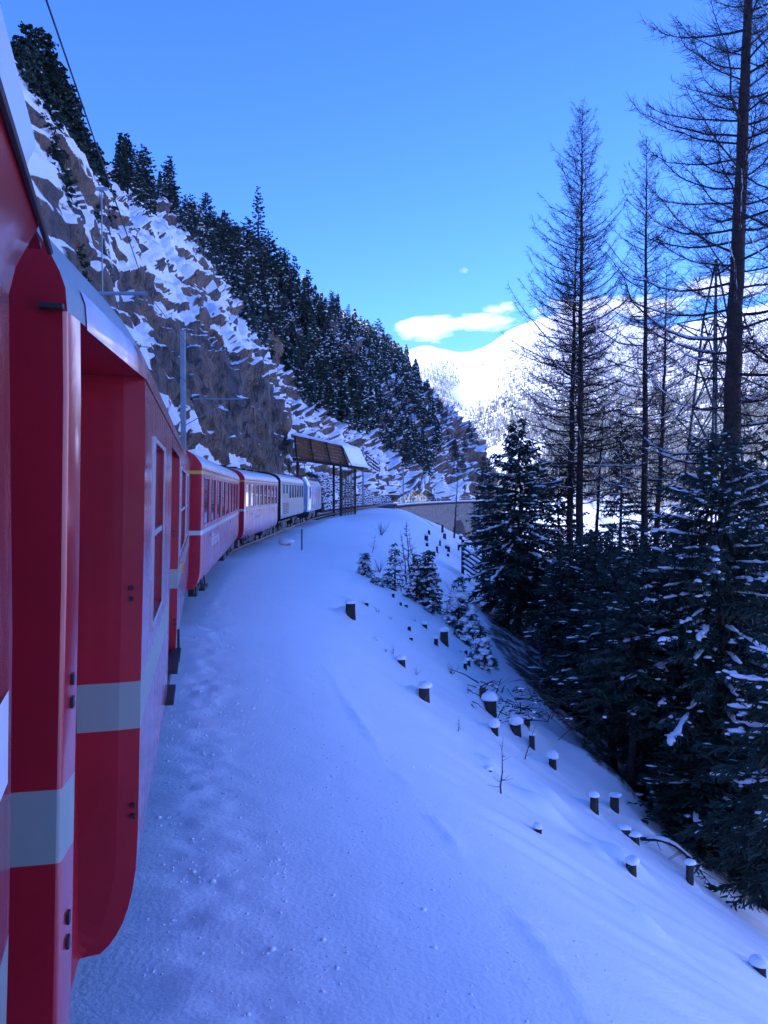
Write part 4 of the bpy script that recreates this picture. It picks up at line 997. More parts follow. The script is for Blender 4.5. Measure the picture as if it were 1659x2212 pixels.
ridge = np.argwhere((np.abs(np.arange(NV) - .86 * NV) < .05 * NV)[None] & (my > 62)[:, None] & (my < 345)[:, None] & (mpx > 260))
gt = np.random.default_rng(11); gt.shuffle(cand); gt.shuffle(ridge)
taken = []; count = 0
def far_tree(i, j, hpx, group, label, smin=2.2, variant=None):
    global count
    p = MV[i, j]
    if any((p[0] - q[0])**2 + (p[1] - q[1])**2 + (p[2] - q[2])**2 < smin**2 for q in taken): return False
    h = hpx / FPX * p[1]
    o = bpy.data.objects.new('conifer', far_protos[gt.integers(0, 4) if variant is None else variant]); C.objects.link(o)
    o.location = p - np.array([0, 0, .04 * h]); k = h / 10; kr = k * gt.uniform(1.0, 1.45)
    o.scale = (kr, kr, k); o.rotation_euler = (gt.normal(0, .03), gt.normal(0, .03), gt.uniform(0, 6.28))
    qx, qy = project(p)
    w1 = next(w_ for x_, w_ in ((430, 'right of the snowy rim'), (520, 'left of the tall lone spruce'), (600, 'below the tall lone spruce'), (680, 'above the gallery'), (760, 'above the stone retaining wall'), (860, 'where the ridge runs down'), (9999, 'on the rocky spur')) if qx < x_)
    fz = (qy - np.interp(qx, [260, 560, 800, 1060], [430, 640, 760, 960])) / np.interp(qx, [260, 560, 800, 1060], [60, 180, 210, 90])
    w2 = 'on the skyline' if fz < .15 else ('in the upper wood' if fz < .45 else ('in the middle of the wood' if fz < .75 else 'at the foot of the wood'))
    kd = ('pointed', 'slim', 'bushy snowy', 'broad snowy')[far_protos.index(o.data)]
    sz_ = 'tall' if h > 7.5 else ('midsize' if h > 5 else 'small')
    tag(o, '%s %s conifer %s %s' % (sz_, kd, w2, w1), 'tree', group); taken.append(p); count += 1
    return True
GR = 'snow dusted conifers on the mountainside'
for i, j in ridge:
    if count >= 95: break
    far_tree(i, j, gt.uniform(70, 120) * (1 if my[i] < 215 else .6), GR, 'snow dusted conifer on the wooded mountainside above the railway', 2.6)
for i, j in cand:
    if count >= 252: break
    sc_ = 1.0 if my[i] < 200 else .42
    far_tree(i, j, gt.uniform(75, 135) * sc_, GR, 'snow dusted conifer on the wooded mountainside above the railway', 2.4 if my[i] < 200 else 3.0)
cand2 = np.argwhere(in_poly(mpx, mpy, [(880, 810), (960, 880), (1050, 975), (1062, 1060), (960, 1045), (900, 960)]) & vis); gt.shuffle(cand2)
for i, j in cand2:
    if count >= 294: break
    far_tree(i, j, gt.uniform(22, 52), GR, '', 4.0)
# more of the same wood past the ones that show largest, one mass
rest = [c for c in cand[:]][::-1][:1400]
def shrub_mesh(seed):
    return None
um = MB(); gu = np.random.default_rng(13)
for i, j in rest[:1300]:
    p = MV[i, j]; h = gu.uniform(35, 85) / FPX * p[1] * (1 if p[1] < 215 else .7); r0 = h * .24
    nq = 80; t = gu.random(nq) ** .7; a = gu.uniform(0, 6.28, nq); rad = r0 * (1 - t) * gu.uniform(.2, 1.1, nq)
    A = p + np.stack([np.cos(a) * rad * .3, np.sin(a) * rad * .3, t * h], 1); B = p + np.stack([np.cos(a) * (rad + .2 * r0), np.sin(a) * (rad + .2 * r0), t * h - .12 * h + .05 * h * gu.random(nq)], 1)
    N = np.cross(B - A, gu.normal(0, 1, (nq, 3))); N /= np.linalg.norm(N, axis=1)[:, None] + 1e-9
    um.quadstrip(A, B, np.full((nq, 1), .045 * h), np.full((nq, 1), .02 * h), N, 0)
    ns = 14; sl_ = gu.integers(0, nq, ns); um.blobs((A[sl_] + B[sl_]) / 2 + [0, 0, .02 * h], np.stack([np.full(ns, .05 * h), np.full(ns, .05 * h), np.full(ns, .025 * h)], 1), 1, 0)
tag(um.build('conifer_undergrowth', [M['needle2'], M['snowcap']]), 'young conifers and scrub filling in the wooded mountainside', 'undergrowth', kind='stuff')

# trees singled out by the photograph
def ridge_tree(px, top, bot, Y, label, seed, r=.2, pair=False, **kw):
    b = P(px, bot, Y); h = P(px, top, Y)[2] - b[2]
    make_spruce('spruce_tree', label, b, h, h * r, seed, **kw)
ridge_tree(558, 402, 560, 118, 'tall lone spruce sticking up highest above the wooded ridge', 401, .16, whorls=20, per=5, tw=7, wid=.12, snow=.3, lod=0)
ridge_tree(262, 288, 420, 66, 'tall spruce on the rim of the cliff, left one of a close pair', 402, .19, whorls=20, per=6, tw=10, wid=.1, snow=.3, lod=0)
ridge_tree(276, 290, 420, 67, 'tall spruce on the rim of the cliff, right one of a close pair', 403, .17, whorls=20, per=6, tw=10, wid=.1, snow=.3, lod=0)
for k, (px, top, bot, Y) in enumerate(((62, 55, 400, 41), (95, 62, 420, 42), (125, 130, 440, 44), (150, 190, 450, 46), (35, 90, 380, 40), (175, 270, 470, 50), (205, 310, 480, 55), (112, 200, 470, 40), (78, 150, 430, 38))):
    ridge_tree(px, top, bot, Y, ['tallest dark spruce at the top of the rock slope beside the coach roof', 'dark spruce just right of the tallest, above the coach roof edge', 'third dark spruce stepping down the slope beside the coach roof',
        'fourth dark spruce stepping down towards the snowy rim', 'dark spruce half hidden by the coach roof at the upper left', 'small dark spruce at the foot of the row, above the snowy rim', 'smallest spruce of the row, next to the overhead wire',
        'snow flecked spruce in front of the dark row by the coach roof', 'snow flecked spruce lowest against the coach roof edge'][k], 410 + k, .29, whorls=28, per=8, tw=15, wid=.10, snow=.4, lod=0, group='dark spruces above the coach roof')
for k, (px, top, bot, Y) in enumerate(((52, 130, 430, 37), (84, 165, 450, 38), (118, 215, 470, 41), (70, 100, 410, 39), (150, 290, 520, 44), (104, 270, 520, 37))):
    ridge_tree(px, top, bot, Y, ['dark spruce tight against the coach eave', 'dark spruce on the steep snow just beyond the coach eave', 'snowy spruce standing lower on the slope than the dark row', 'slim spruce in the middle of the dark row by the coach eave',
        'small snowy spruce at the edge of the open snow face', 'dark spruce on the rock straight above the grey roof end'][k], 460 + k, .28, whorls=26, per=8, tw=14, wid=.085, snow=.6, lod=0, blobr=1.6, group='dark spruces above the coach roof')
for k, (px, py, hp, Y) in enumerate(((175, 700, 110, 33), (160, 600, 90, 36), (205, 560, 60, 44), (190, 480, 80, 42), (300, 440, 60, 66), (325, 455, 55, 70))):
    ridge_tree(px, py - hp, py + 8, Y, ['scrubby conifer clinging to the dark rock above the grey coach roof', 'scrubby conifer higher up the dark rock beside the roof', 'small bush conifer on the snowy face near the thin wire', 'bushy conifer under the snowy rim',
        'snow covered dwarf conifer on the rim right of the spruce pair', 'dwarf conifer at the right end of the snowy rim'][k], 440 + k, .32, whorls=12, per=6, tw=9, wid=.08, snow=.7, lod=0, shape=.5)

# ------------------------------------------------------------------ stumps and small growth on the bank
def stump(px, py, w, h, label, group='sawn stumps on the snow bank'):
    b = hit(px, py); Y = b[1]; r = max(.05, w / FPX * Y / 2); hh = h / FPX * Y
    g = np.random.default_rng(int(px * 7 + py)); m = MB(); K = 14
    a = np.arange(K) * 2 * math.pi / K; lob = 1 + .13 * g.normal(0, 1, K); lob = (lob + np.roll(lob, 1)) / 2
    zs_ = np.array([-.5 - r, -.1, hh * .35, hh * .9, hh]); kk = [1.35, 1.15, 1.0, .96, .90]
    V = np.stack([np.stack([np.cos(a) * r * lob * k, np.sin(a) * r * lob * k, np.full(K, z)], 1) for z, k in zip(zs_, kk)])
    V[1:, :, 2] += g.normal(0, .03 * hh, (4, K)) * .4
    # upslope offset so that the visible face reaches down to its foot
    q = np.concatenate([V, V[:, :1]], 1); m.grid(q, flip=True); m.poly(V[-1])
    t = thing('tree_stump', label, 'stump', b + np.array([-r * .8, r * .2, 0]), g.uniform(0, 6), group)
    m.build('stump_wood', M['bark'], t)
    if g.random() < .14 and w < 20: return t
    sm = MB(); cap = r * g.uniform(1.0, 1.35)
    prof_ = [(.80, -.12), (1.02, -.05), (1.1, .2), (1.04, .5), (.82, .82), (.48, 1.02), (.0, 1.1)]
    V = np.stack([np.stack([np.cos(a) * cap * k * lob, np.sin(a) * cap * k * lob, np.full(K, hh - .02 + cap * z * 1.0)], 1) for k, z in prof_]); V += g.normal(0, .035 * r, V.shape)
    kz = g.uniform(.6, 1.35); V[..., 2] = hh + (V[..., 2] - hh) * kz; V[..., 0] = V[..., 0] * g.uniform(.9, 1.25) - g.uniform(0, .5) * r * np.linspace(.2, 1, 7)[:, None]; V[..., 1] *= g.uniform(.9, 1.2)
    sm.grid(np.concatenate([V, V[:, :1]], 1), flip=True); sm.poly(V[0][::-1]); sm.build('snow_cap', M['snowcap'], t, smooth=True)
    return t
for s_ in STUMPS: stump(*s_)
for k, (px, py, w, h) in enumerate([(924, 1169, 8, 13), (929, 1156, 5, 11), (925, 1181, 6, 9), (952, 1180, 4, 13), (946, 1195, 5, 15), (940, 1202, 8, 11), (963, 1165, 7, 13), (958, 1152, 5, 18), (972, 1195, 6, 15), (970, 1203, 5, 8), (967, 1187, 7, 9), (992, 1190, 4, 13), (998, 1167, 7, 10), (973, 1147, 5, 9)]):
    stump(px, py, w, h, 'distant dark stump in the cluster on the slope below the viaduct', 'cluster of stumps below the viaduct')

def bare_plant(px, py, hpx, seed, name, label, cat, spread=.35, n=26, stems=1, group=None, rad=None):
    b = hit(px, py); h = hpx / FPX * b[1]; g = np.random.default_rng(seed); m = MB()
    for s_ in range(stems):
        lean = g.normal(0, .12 if stems == 1 else .45, 2); hh = h * (1 if stems == 1 else g.uniform(.5, 1))
        s = np.linspace(0, 1, 6); c = np.stack([lean[0] * hh * s + g.normal(0, .012 * hh, 6), lean[1] * hh * s, hh * s - .05], 1)
        r0 = rad or .012 * hh + .004
        m.tube(c, r0 * (1 - .85 * s), 4)
        for k in range(n):
            t = g.uniform(.15, .98); A = np.array([np.interp(t, s, c[:, q]) for q in range(3)]); az = g.uniform(0, 6.28); L = spread * hh * (1.05 - t) * g.uniform(.4, 1.1)
            B = A + np.array([math.cos(az) * L, math.sin(az) * L, L * g.uniform(.2, .9)]); mid = (A + B) / 2 + [0, 0, -.06 * L]
            m.tube([A, mid, B], np.array([.35, .25, .12]) * r0, 3, cap=False)
    o = m.build(name, M['grass'], loc=b); tag(o, label, cat, group); return o
bare_plant(1082, 1716, 130, 1, 'bare_sapling', 'bare forked sapling alone on the snow below the broad stump', 'sapling', n=12)
bare_plant(990, 1582, 45, 2, 'bare_sapling', 'small twiggy sapling on the open snow above the bare forked one', 'sapling', n=16)
bare_plant(1132, 1640, 90, 3, 'bare_sapling', 'thin crooked sapling in front of the forked stump', 'sapling', n=6)
bare_plant(889, 1272, 150, 4, 'bare_sapling', 'tall bare young larch rising above the thicket', 'sapling', n=46, spread=.28)
bare_plant(878, 1262, 120, 5, 'bare_sapling', 'bare young larch just left of the tall one in the thicket', 'sapling', n=36, spread=.25)
bare_plant(905, 1280, 130, 15, 'bare_sapling', 'bare young larch leaning right behind the dark young spruce', 'sapling', n=36, spread=.28)
bare_plant(805, 1194, 40, 6, 'bare_sapling', 'tiny bare larch on the shoulder above the young pine', 'sapling', n=30, spread=.4)
bare_plant(824, 1156, 34, 7, 'bare_shrub', 'brown bare shrub on the snow crest below the gallery', 'shrub', stems=22, n=4, spread=.3)
bare_plant(820, 1236, 34, 8, 'bare_shrub', 'bare shrub beside the small snowy pine', 'shrub', stems=12, n=4, spread=.3)
bare_plant(975, 1455, 30, 9, 'bare_shrub', 'wispy twigs above the fallen brush at the wood edge', 'shrub', stems=8, n=3)
bare_plant(1260, 2120, 12, 10, 'bare_shrub', 'single short twig poking from the smooth lower bank', 'shrub', stems=2, n=1, rad=.006)
Z6 = lambda x, y: (711.6 + x * .2247, 1084.3 + y * .2247)
for k, (zx, zy, hz, lb) in enumerate(((590, 1125, 60, 'wispy twig left of the stump with a splinter'), (612, 1460, 130, 'thin twigs above the wedge shaped stump'), (540, 1430, 50, 'short dark twigs on the smooth snow, uphill of the wedge shaped stump'),
        (825, 1150, 60, 'single grass stalk below the thicket'), (465, 1060, 70, 'grass tuft right of the lone upper stump'), (835, 1660, 110, 'bare twig above the big round capped stump'), (1270, 1450, 60, 'slanting stick beside the twin black stumps'),
        (560, 760, 90, 'bare stem with a dark clump under the young pine'), (690, 860, 150, 'thin bare stems in front of the thicket'), (740, 760, 280, 'tall thin stem in the middle of the thicket'), (850, 700, 330, 'tall thin stem behind the dark young spruce'), (1170, 870, 120, 'thin stem above the snow laden young spruce'))):
    q = Z6(zx, zy); bare_plant(q[0], q[1], hz * .2247, 40 + k, 'bare_shrub', lb, 'twigs', stems=(6 if hz < 100 else 3), n=8, spread=.3)
def young(px, py, hpx, r, seed, label, snow=.55, **kw):
    snow = min(1, snow + .3); kw['sblob'] = kw.get('sblob', 1.0) * 1.3
    b = hit(px, py); h = hpx / FPX * b[1]; b[2] -= .1
    make_spruce('young_conifer', label, b, h, h * r, seed, whorls=kw.pop('whorls', 14), per=kw.pop('per', 6), tw=15 / max(h * r, .4) * .9, wid=.045 * max(h, 1) / 4, blobr=2.0, snow=snow, lod=1, bare=.03, shape=.75, droop=.2, **kw)
young(853, 1266, 100, .24, 501, 'slender young pine with open branches on the bank', .35, whorls=9, per=5)
young(924, 1312, 130, .27, 502, 'dark dense young spruce, biggest of the thicket', .55, whorls=18, per=7)
young(900, 1296, 105, .24, 503, 'young spruce tucked left of the dark dense one', .5)
young(990, 1362, 122, .32, 504, 'snow laden young spruce beside the timber rails', .95, whorls=16, per=7, sblob=1.6)
young(788, 1243, 54, .34, 505, 'small snowy pine at the left end of the thicket', .9)
young(1022, 1400, 80, .35, 506, 'snow bowed young spruce at the edge of the wood', .95, sblob=1.5)
young(1040, 1440, 95, .33, 507, 'snowy young spruce lower down at the edge of the wood', .9, sblob=1.5)
young(838, 1262, 30, .5, 508, 'low snow topped bush under the slender young pine', .9)
young(812, 1262, 20, .6, 509, 'dark low bush left of the slender young pine', .7)
for k, (zx, zy, hz, r_, lb) in enumerate(((480, 805, 50, .55, 'dark low bush poking from the snow below the small snowy pine'), (590, 835, 75, .6, 'low snow heaped bush left of the thicket foot'), (950, 1050, 80, .55, 'ball shaped snow covered bush at the thicket foot'), (1030, 1060, 110, .4, 'snowy bush right of the dark young spruce'),
        (1240, 1295, 90, .55, 'snow heaped bush above the square looking stump'), (1400, 1330, 150, .35, 'snow bent bush at the wood edge by the square looking stump'), (1480, 1440, 110, .45, 'snowy bush under the first spruces of the wood'), (1560, 1580, 100, .5, 'snowy bush lowest at the wood edge by the brush heap'), (720, 900, 40, .6, 'tiny snow capped bush below the young pine'))):
    q = Z6(zx, zy); young(q[0], q[1], hz * .2247, r_, 520 + k, lb, .95, whorls=9, per=7)
# brush heap and bent branches
b = hit(1110, 1545); gb = np.random.default_rng(3); m = MB(); sn = MB()
for k in range(170):
    A = np.array([gb.normal(0, 1.0), gb.normal(0, .8), gb.uniform(-.2, .7)]); d = gb.normal(0, 1, 3) * [1, 1, .3]; d /= np.linalg.norm(d); L = gb.uniform(.3, 1.0)
    m.tube([A, A + d * L * .5 + [0, 0, .05], A + d * L], np.array([.017, .012, .006]) * gb.uniform(.5, 1.3), 4)
    if k % 5 == 0: sn.blobs([A + d * L * .4 + [0, 0, .05]], [[.06, .06, .022]], lod=1, seed=k)
t = thing('brush_heap', 'heap of cut branches dusted with snow at the edge of the wood', 'brush heap', b)
tag(m.build('branches', M['bark'], t), kind='stuff'); tag(sn.build('snow_load', M['snowcap'], t, smooth=True), kind='stuff')
def bent(pix, Y0, rad, label):
    pts = np.array([P(px, py, Y) for px, py, Y in pix]); f = hermite(np.linspace(0, 1, len(pts)), pts); s = np.linspace(0, 1, 16); c = f(s)
    m = MB(); m.tube(c, rad * (1 - .7 * s), 6); g = np.random.default_rng(len(pix))
    for k in range(14):
        A = f(g.uniform(.1, .95)); m.tube([A, A + g.normal(0, .35, 3) * [1, 1, .6]], [.012, .004], 3, cap=False)
    t = thing('fallen_branch', label, 'branch', c[0]); o = m.build('branch_wood', M['bark'], t, loc=-c[0])
    sn = MB(); sn.tube(c[1:-1] + [0, 0, rad * .9], rad * 1.1 * (1 - .5 * s[1:-1]) * g.uniform(.6, 1.3, 14), 6); sn.build('snow_load', M['snowcap'], t, smooth=True, loc=-c[0])
q0, q1 = hit(1385, 1815), hit(1545, 1925)
bent([(1385, 1812, q0[1]), (1440, 1818, q0[1] * .97), (1485, 1850, (q0[1] + q1[1]) / 2), (1520, 1890, q1[1] * 1.02), (1545, 1925, q1[1])], 0, .045, 'arched fallen branch with a line of snow on it, at lower right')
q0, q1 = hit(1500, 1880), hit(1545, 1935)
bent([(1486, 1870, q0[1]), (1515, 1905, q0[1]), (1530, 1930, q1[1])], 0, .04, 'short dark branch beneath the arched one at lower right')

# timber rails on the bank
b = hit(1000, 1240); t = thing('timber_rail_fence', 'grey timber snow rails on the bank at the edge of the spruces', 'fence', b, 0)
e = P(1045, 1262, b[1] - 3) - b
for k in range(5):
    m = MB(); z = .15 + .42 * k * .8
    m.bar((0, 0, z + .35), (e[0], e[1], e[2] + z), .09, .14); o = m.build('rail', M['wooddark'], t)
    m = MB(); m.bar((0, 0, z + .45), (e[0], e[1], e[2] + z + .1), .10, .05); m.build('snow_strip', M['snowcap'], o)
for q in (np.zeros(3), e):
    m = MB(); m.bar(q + [0, .15, -.6], q + [0, .15, 2.4], .2); m.build('post', M['wooddark'], t)

# marker post and yellow topped peg beside the track
b = hit(652, 1188); m = MB(); m.box((0, 0, .45), (.07, .05, 1.1)); m.box((0, 0, 1.02), (.075, .055, .05)); o = m.build('marker_post', M['post'], loc=b); tag(o, 'dark green marker post standing in the snow beside the train', 'post')
b = hit(617, 1178); t = thing('cable_marker', 'yellow marker block under a snow cap beside the train', 'marker', b)
m = MB(); m.box((0, 0, .06), (.5, .3, .22), Matrix.Rotation(.3, 3, 'Z')); m.build('block', M['yellow'], t)
m = MB(); m.blobs([(0, 0, .2)], [(.42, .3, .16)], lod=2); m.build('snow_cap', M['snowcap'], t, smooth=True)

# ------------------------------------------------------------------ avalanche gallery
GY = 95.0
gal = thing('avalanche_gallery', 'timber avalanche gallery with brown plank front over the track, ahead of the locomotive', 'gallery', (0, 0, 0))
TL, TR, BR, BL = P(634, 941, GY), P(740, 964, GY), P(755, 1008, GY), P(638, 988, GY)
def bil(u, v): return (TL * (1 - u) + TR * u) * (1 - v) + (BL * (1 - u) + BR * u) * v
gg = np.random.default_rng(2); rows_ = 6
for k in range(rows_):
    v0, v1 = k / rows_ + .003, (k + 1) / rows_ - .003
    for c0, c1 in ((0, .34), (.345, .66), (.665, 1)):
        m = MB(); q = [bil(c0, v0), bil(c1, v0), bil(c1, v1), bil(c0, v1)]; dpt = np.array([0, gg.uniform(-.03, .03), 0])
        m.add([x + dpt for x in q] + [x + dpt + [0, .06, 0] for x in q], [[0, 3, 2, 1], [4, 5, 6, 7], [0, 1, 5, 4], [2, 3, 7, 6], [1, 2, 6, 5], [3, 0, 4, 7]]); m.build('plank', M['wood'], gal)
for u in (.03, .34, .66, .97):
    m = MB(); m.bar(bil(u, -.02) - [0, .12, 0], bil(u, 1.03) - [0, .12, 0], .28, .16); m.build('beam', M['wooddark'], gal)
m = MB(); m.bar(BL - [.3, .1, .15], BR + [1.6, -.1, -.22], .3, .3); m.build('beam', M['wooddark'], gal)
eave = P(779, 1015, GY + 1)
m = MB()
back_ = np.array([1.6, 11, .0]); q = [TL + [0, -.1, .05], TR + [0, -.1, .05], BR + [.3, -.1, .05], eave]
top_ = [x + [0, 0, .0] for x in q]; bk = [x + back_ for x in q]
m.grid(np.stack([np.array(top_), np.array(bk)], 1)); m.grid(np.stack([np.array(top_) - [0, 0, .18], np.array(bk) - [0, 0, .18]], 1), flip=True)
for x0, x1 in zip(top_[:-1], top_[1:]): m.add([x0, x1, x1 - [0, 0, .18], x0 - [0, 0, .18]], [[0, 1, 2, 3]])
m.build('roof', M['wood'], gal)
m = MB(); T = np.array(top_); ts = np.linspace(0, 1, 24); fx = lambda A: np.stack([np.interp(ts, [0, .5, .72, 1], A[:, c]) for c in range(3)], 1)
G = np.stack([fx(T + back_ * k) + [0, 0, .0] for k in np.linspace(.02, 1, 14)], 1); G[..., 2] += .32 + .12 * noise(G, 1.6, 77)
e0 = fx(T) + [0, -.05, .02]; m.grid(np.concatenate([e0[:, None], G], 1)); m.build('roof_snow', M['snowcap'], gal, smooth=True)
# open slat screen on the valley side
for k in range(10):
    f = k / 9; x = np.interp(f, [0, 1], [P(736, 1100, 94)[0], P(766, 1100, 102)[0]]); yv = 94 + 8 * f
    zb = float(ground_z(x, yv)) - .3; m = MB(); m.bar((x, yv, zb), (x, yv, 5.1), .11, .10); m.build('slat', M['wooddark'], gal)
x0, x1 = P(736, 1100, 94)[0], P(766, 1100, 102)[0]
for z in (1.9, 4.9):
    m = MB(); m.bar((x0, 93.9, z), (x1, 102.1, z), .12, .2); m.build('screen_rail', M['wooddark'], gal)
for px, yv in ((721, 99), (736, 93.8), (767, 103)):
    q = P(px, 1090, yv); m = MB(); m.bar((q[0], q[1], -.6), (q[0], q[1], 5.9), .26); m.build('post', M['wooddark'], gal)
m = MB(); q = P(643, 1000, 96); m.bar((q[0], q[1], 0), (q[0], q[1], 6), .3); m.build('post', M['wooddark'], gal)

# timber snow fence on the slope beyond
def surf_at(px, py, ymin, ymax):
    sel = (my > ymin) & (my < ymax); d2 = (mpx[sel] - px)**2 + (mpy[sel] - py)**2; k = np.unravel_index(np.argmin(d2), d2.shape); return MV[sel][k]
A, B = surf_at(792, 1012, 120, 230), surf_at(834, 1034, 120, 230)
t = thing('snow_fence', 'dark timber snow fence on the slope above the stone retaining wall', 'fence', A); e = B - A
for k in range(4):
    m = MB(); m.bar((0, -.4, .1 + .75 * k), e + [0, -.4, .1 + .75 * k], .2, .28); o = m.build('rail', M['wooddark'], t)
    m = MB(); m.bar(np.array([0, -.4, .30 + .75 * k]), e + [0, -.4, .30 + .75 * k], .22, .12); m.build('snow_strip', M['snowcap'], o)
for f in (0, .33, .66, 1):
    m = MB(); m.bar(e * f + [0, -.1, -1.0], e * f + [0, -.1, 3.0], .28); m.build('post', M['wooddark'], t)

# stone retaining wall left of the track
t = thing('retaining_wall', 'dry stone retaining wall with snow in its joints, left of the line beyond the gallery', 'wall'); t['kind'] = 'thing'
m, sn = MB(), MB(); gw = np.random.default_rng(4)
wy = np.arange(112, 186, .62)
core = []
for yv in wy:
    hgt = float(np.interp(yv, [112, 130, 150, 170, 186], [4.6, 4.6, 3.6, 2.2, .9]))
    q = offs(np.array([yv]), -4.1)[0]; core.append((q, hgt)); z = -.2
    while z < hgt:
        sz_ = gw.uniform(.3, .55); c = q + np.array([-.32 * z * .5, gw.uniform(-.1, .1), z + sz_ / 2]); v = gw.uniform(.75, 1.1, 3)
        m.blobs([c + [gw.uniform(-.08, .08), 0, 0]], [[.32 * v[0], .36 * v[1], sz_ * .55]], lod=1, seed=int(yv * 10 + z * 7))
        if gw.random() < .75: sn.blobs([c + [.14, -.12, sz_ * .4]], [[.3, .34, .13]], lod=0, seed=int(yv * 10 + z * 7))
        z += sz_ * .95
tag(m.build('stone', M['stonedark'], t), kind='stuff'); tag(sn.build('joint_snow', M['snowcap'], t), kind='stuff')
m = MB(); a_ = np.array([q + [-.5, 0, -.5] for q, h in core]); b_ = np.array([q + [-.16 * h - .5, 0, h] for q, h in core]); m.grid(np.stack([a_, b_], 1), flip=True); m.build('wall_core', M['stonedark'], t)
m = MB(); m.grid(np.stack([b_ + [.45, 0, .0], b_ + [.2, 0, .3], b_ + [-.8, 0, .45], b_ + [-2.2, 0, .5]], 1)); m.build('coping_snow', M['snowcap'], t, smooth=True)

# viaduct
t = thing('stone_viaduct', 'grey stone viaduct with an arch, carrying the line round the far bend', 'viaduct'); t['kind'] = 'thing'
vy_ = np.arange(166, 262, 1.0); edge = offs(vy_, .55); m = MB()
arc_c = [212, 232, 250]
sgrid = []
depth = 30; zl = np.linspace(-.25, -depth, 70)
Gd = np.stack([edge + [0, 0, z] for z in zl], 1); Gd[..., 0] += 0
yc = (vy_[:-1] + vy_[1:]) / 2; zc_ = (zl[:-1] + zl[1:]) / 2; keepm = np.ones((len(yc), len(zc_)), bool)
for c in arc_c:
    dy = np.abs(yc - c)[:, None]; crown = -5.2 - 0 * dy; rad_ = 6.2
    inside = (dy < rad_) & (zc_[None] < crown - rad_ + np.sqrt(np.maximum(rad_**2 - dy**2, 0)))
    keepm &= ~inside
Gd2 = Gd.copy(); m.grid(Gd, mask=keepm, flip=False)
m.build('spandrel_wall', M['stone'], t)
bk = offs(vy_, -3.6); m = MB(); m.grid(np.stack([bk + [0, 0, z] for z in (-.25, -depth)], 1), flip=True); m.build('back_wall', M['stone'], t)
q0, q1 = offs(np.array([167.2]), .5)[0], offs(np.array([167.2]), -3.55)[0]; m = MB(); m.bar(q0 + [0, 0, -4.13], q1 + [0, 0, -4.13], 1.6, 8.0); m.build('abutment', M['stone'], t)
for c in arc_c:      # arch soffits
    a = np.linspace(0, math.pi, 15); yy_ = c + np.cos(a) * 6.2; zz_ = -11.4 + np.sin(a) * 6.2
    f_ = offs(yy_, .5); f_[:, 2] = zz_; h_ = offs(yy_, -3.5); h_[:, 2] = zz_; m = MB(); m.grid(np.stack([f_, h_], 1)); m.build('arch_soffit', M['stone'], t)
    for yy0 in (c - 6.2, c + 6.2):
        q0, q1 = offs(np.array([yy0]), .5)[0], offs(np.array([yy0]), -3.5)[0]; m = MB(); m.add([q0 + [0, 0, -11.4], q1 + [0, 0, -11.4], q1 + [0, 0, -depth], q0 + [0, 0, -depth]], [[0, 1, 2, 3]]); m.build('pier_face', M['stone'], t)
m = MB(); r0, r1 = offs(vy_, .95), offs(vy_, -3.6); m.grid(np.stack([r0 + [0, 0, -.35], r0 + [0, 0, -.1], r1 + [0, 0, -.1]], 1)); m.grid(np.stack([r0 + [0, 0, -.35], offs(vy_, .3) + [0, 0, -.35]], 1), flip=True); m.build('deck', M['stone'], t)
m = MB(); m.grid(np.stack([r0 + [.02, 0, -.1], r0 + [0, 0, .03], offs(vy_, .2) + [0, 0, .06], r1 + [0, 0, .0]], 1)); m.build('deck_snow', M['snow'], t, smooth=True)
for yv in np.arange(168, 250, 1.6):
    q = offs(np.array([yv]), .7)[0]; m = MB(); m.box(q + [0, 0, -.55], (.5, .5, .4)); m.build('corbel', M['stonedark'], t)
t = thing('viaduct_railing', 'blue grey steel railing along the edge of the viaduct', 'railing')
ry = np.arange(171, 250, 3.2); c = offs(ry, .8)
for q in c:
    m = MB(); m.bar(q + [0, 0, -.05], q + [0, 0, 1.25], .09); m.build('post', M['steel'], t)
for z in (.65, 1.22):
    m = MB()
    for q0, q1 in zip(c[:-1], c[1:]): m.bar(q0 + [0, 0, z], q1 + [0, 0, z], .06)
    m.build('rail', M['steel'], t)

# ------------------------------------------------------------------ overhead line
def mast(label, px, Y, ztop, arm_to, zarm, zb=-.3, x=None, w=.17):
    X = (px - CX) / FPX * Y if x is None else x
    t = thing('catenary_mast', label, 'mast', (X, Y, zb), 0, 'masts of the overhead line')
    m = MB(); h = ztop - zb; m.box((0, 0, h / 2), (w, w, h)); m.box((0, 0, h / 2), (w * 1.25, w * .3, h)); m.build('pole', M['steel'], t)
    m = MB(); m.tube([(0, 0, zarm - zb), (arm_to - X, 0, zarm - zb)], .035, 8); a = m.build('bracket_arm', M['steel'], t)
    m = MB(); m.tube([(0, 0, zarm - zb - 1.3), ((arm_to - X) * .75, 0, zarm - zb - .1)], .022, 6); m.build('stay', M['steel'], a)
    m = MB()
    for k in range(4): m.tube([((arm_to - X) * .12, 0, zarm - zb + .0), ((arm_to - X) * .12 + .03 * (k + 1), 0, zarm - zb)], .06, 8)
    m.build('insulator', M['bark'], a)
    return t
wA = P(318, 634, 15.4); mast('mast hidden behind the coach roof, only its bracket arm showing against the rock', 0, 15.4, 8.5, wA[0], wA[2], x=-8.3)
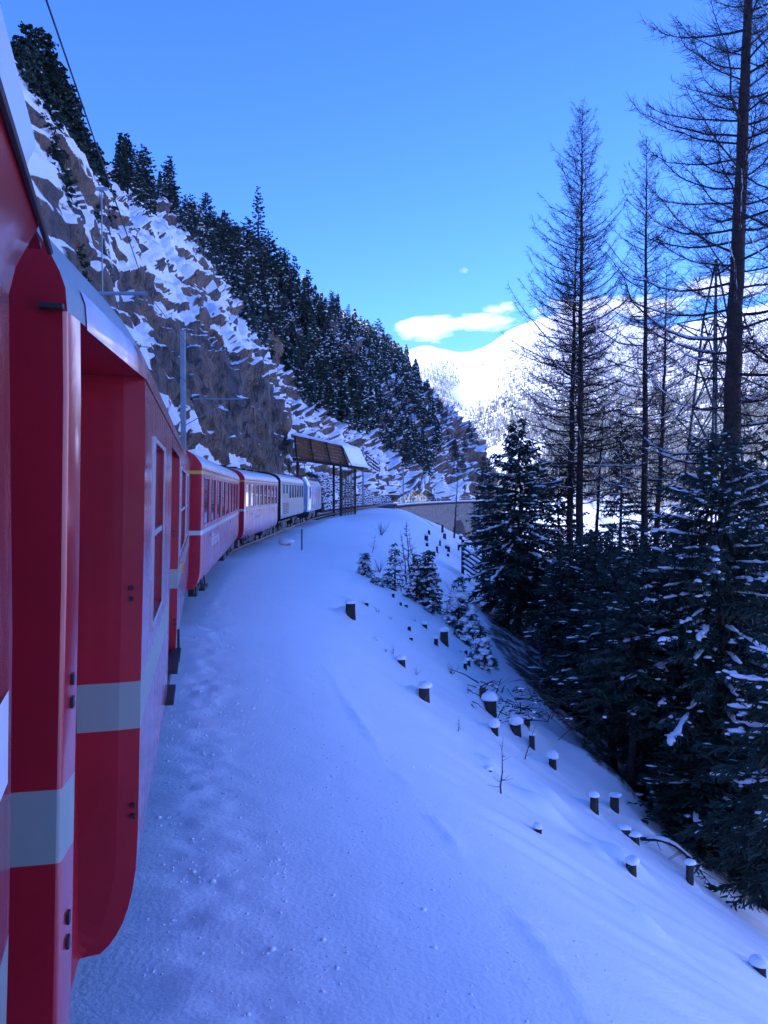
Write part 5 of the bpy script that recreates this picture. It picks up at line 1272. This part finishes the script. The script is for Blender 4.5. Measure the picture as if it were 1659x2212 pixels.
wB = P(500, 862, 40); mast('tall grey mast in front of the rock face, rising behind the coach', 397, 40, P(397, 715, 40)[2], P(525, 862, 40)[0], wB[2], zb=-.2, w=.2)
mast('mast just past the gallery, in front of the stone retaining wall', 784, 150, P(784, 965, 150)[2], P(806, 990, 150)[0], P(806, 992, 150)[2], zb=.0, w=.26)
mast('farthest mast, at the near end of the viaduct railing', 871, 186, P(871, 1010, 186)[2], P(848, 1030, 186)[0], P(848, 1030, 186)[2], zb=-.2, w=.24)
def wire(pts, label, r=.008, sag=.0, name='overhead_wire', m_='rubber'):
    m = MB()
    for a_, b_ in zip(pts[:-1], pts[1:]):
        s = np.linspace(0, 1, 14); c = a_[None] * (1 - s)[:, None] + b_[None] * s[:, None]; c[:, 2] -= sag * np.linalg.norm(b_ - a_) * s * (1 - s) * 4; m.tube(c, r, 5)
    tag(m.build(name, M[m_]), label, 'wire'); 
w0 = P(100, 0, 6.1); wD = P(806, 992, 150)
wC = np.array([float(S(97)) - 1.4, 97, 6.3])
wire([np.array([1.2, -14, wA[2]]), w0, wA, wB, np.array([float(S(68)) - 1.4, 68, 6.6]), wC], 'thin black overhead wire crossing the sky at the upper left', .008, .0)
wire([P(235, 745, 12), P(322, 750, 15.6), P(508, 925, 40), np.array([float(S(68)) - 1.35, 68, 5.4]), np.array([float(S(97)) - 1.35, 97, 5.4]), P(806, 1012, 150)], 'contact wire hanging over the train roofs against the rock', .008)
wire([P(640, 885, 95), P(700, 950, 120), P(784, 972, 150), P(871, 1017, 186), P(985, 1062, 230)], 'feeder wire sloping past the gallery to the viaduct', .018, .01)
wire([P(868, 1082, 150), P(905, 1112, 120), P(950, 1145, 100), P(1003, 1182, 85)], 'slack cable running down over the snow crest to the wood', .022, .005)
b = surf_at(225, 640, 30, 70); m = MB(); zt = P(225, 408, b[1] - 1)[2]; xx = (225 - CX) / FPX * (b[1] - 1)
m.tube([(xx, b[1] - 1, b[2] - 1), (xx, b[1] - 1, zt)], .03, 6); m.box((xx, b[1] - 1, zt), (.5, .1, .12)); tag(m.build('wire_pole', M['steel']), 'very thin pole with a small crosspiece against the snowy rock', 'pole')
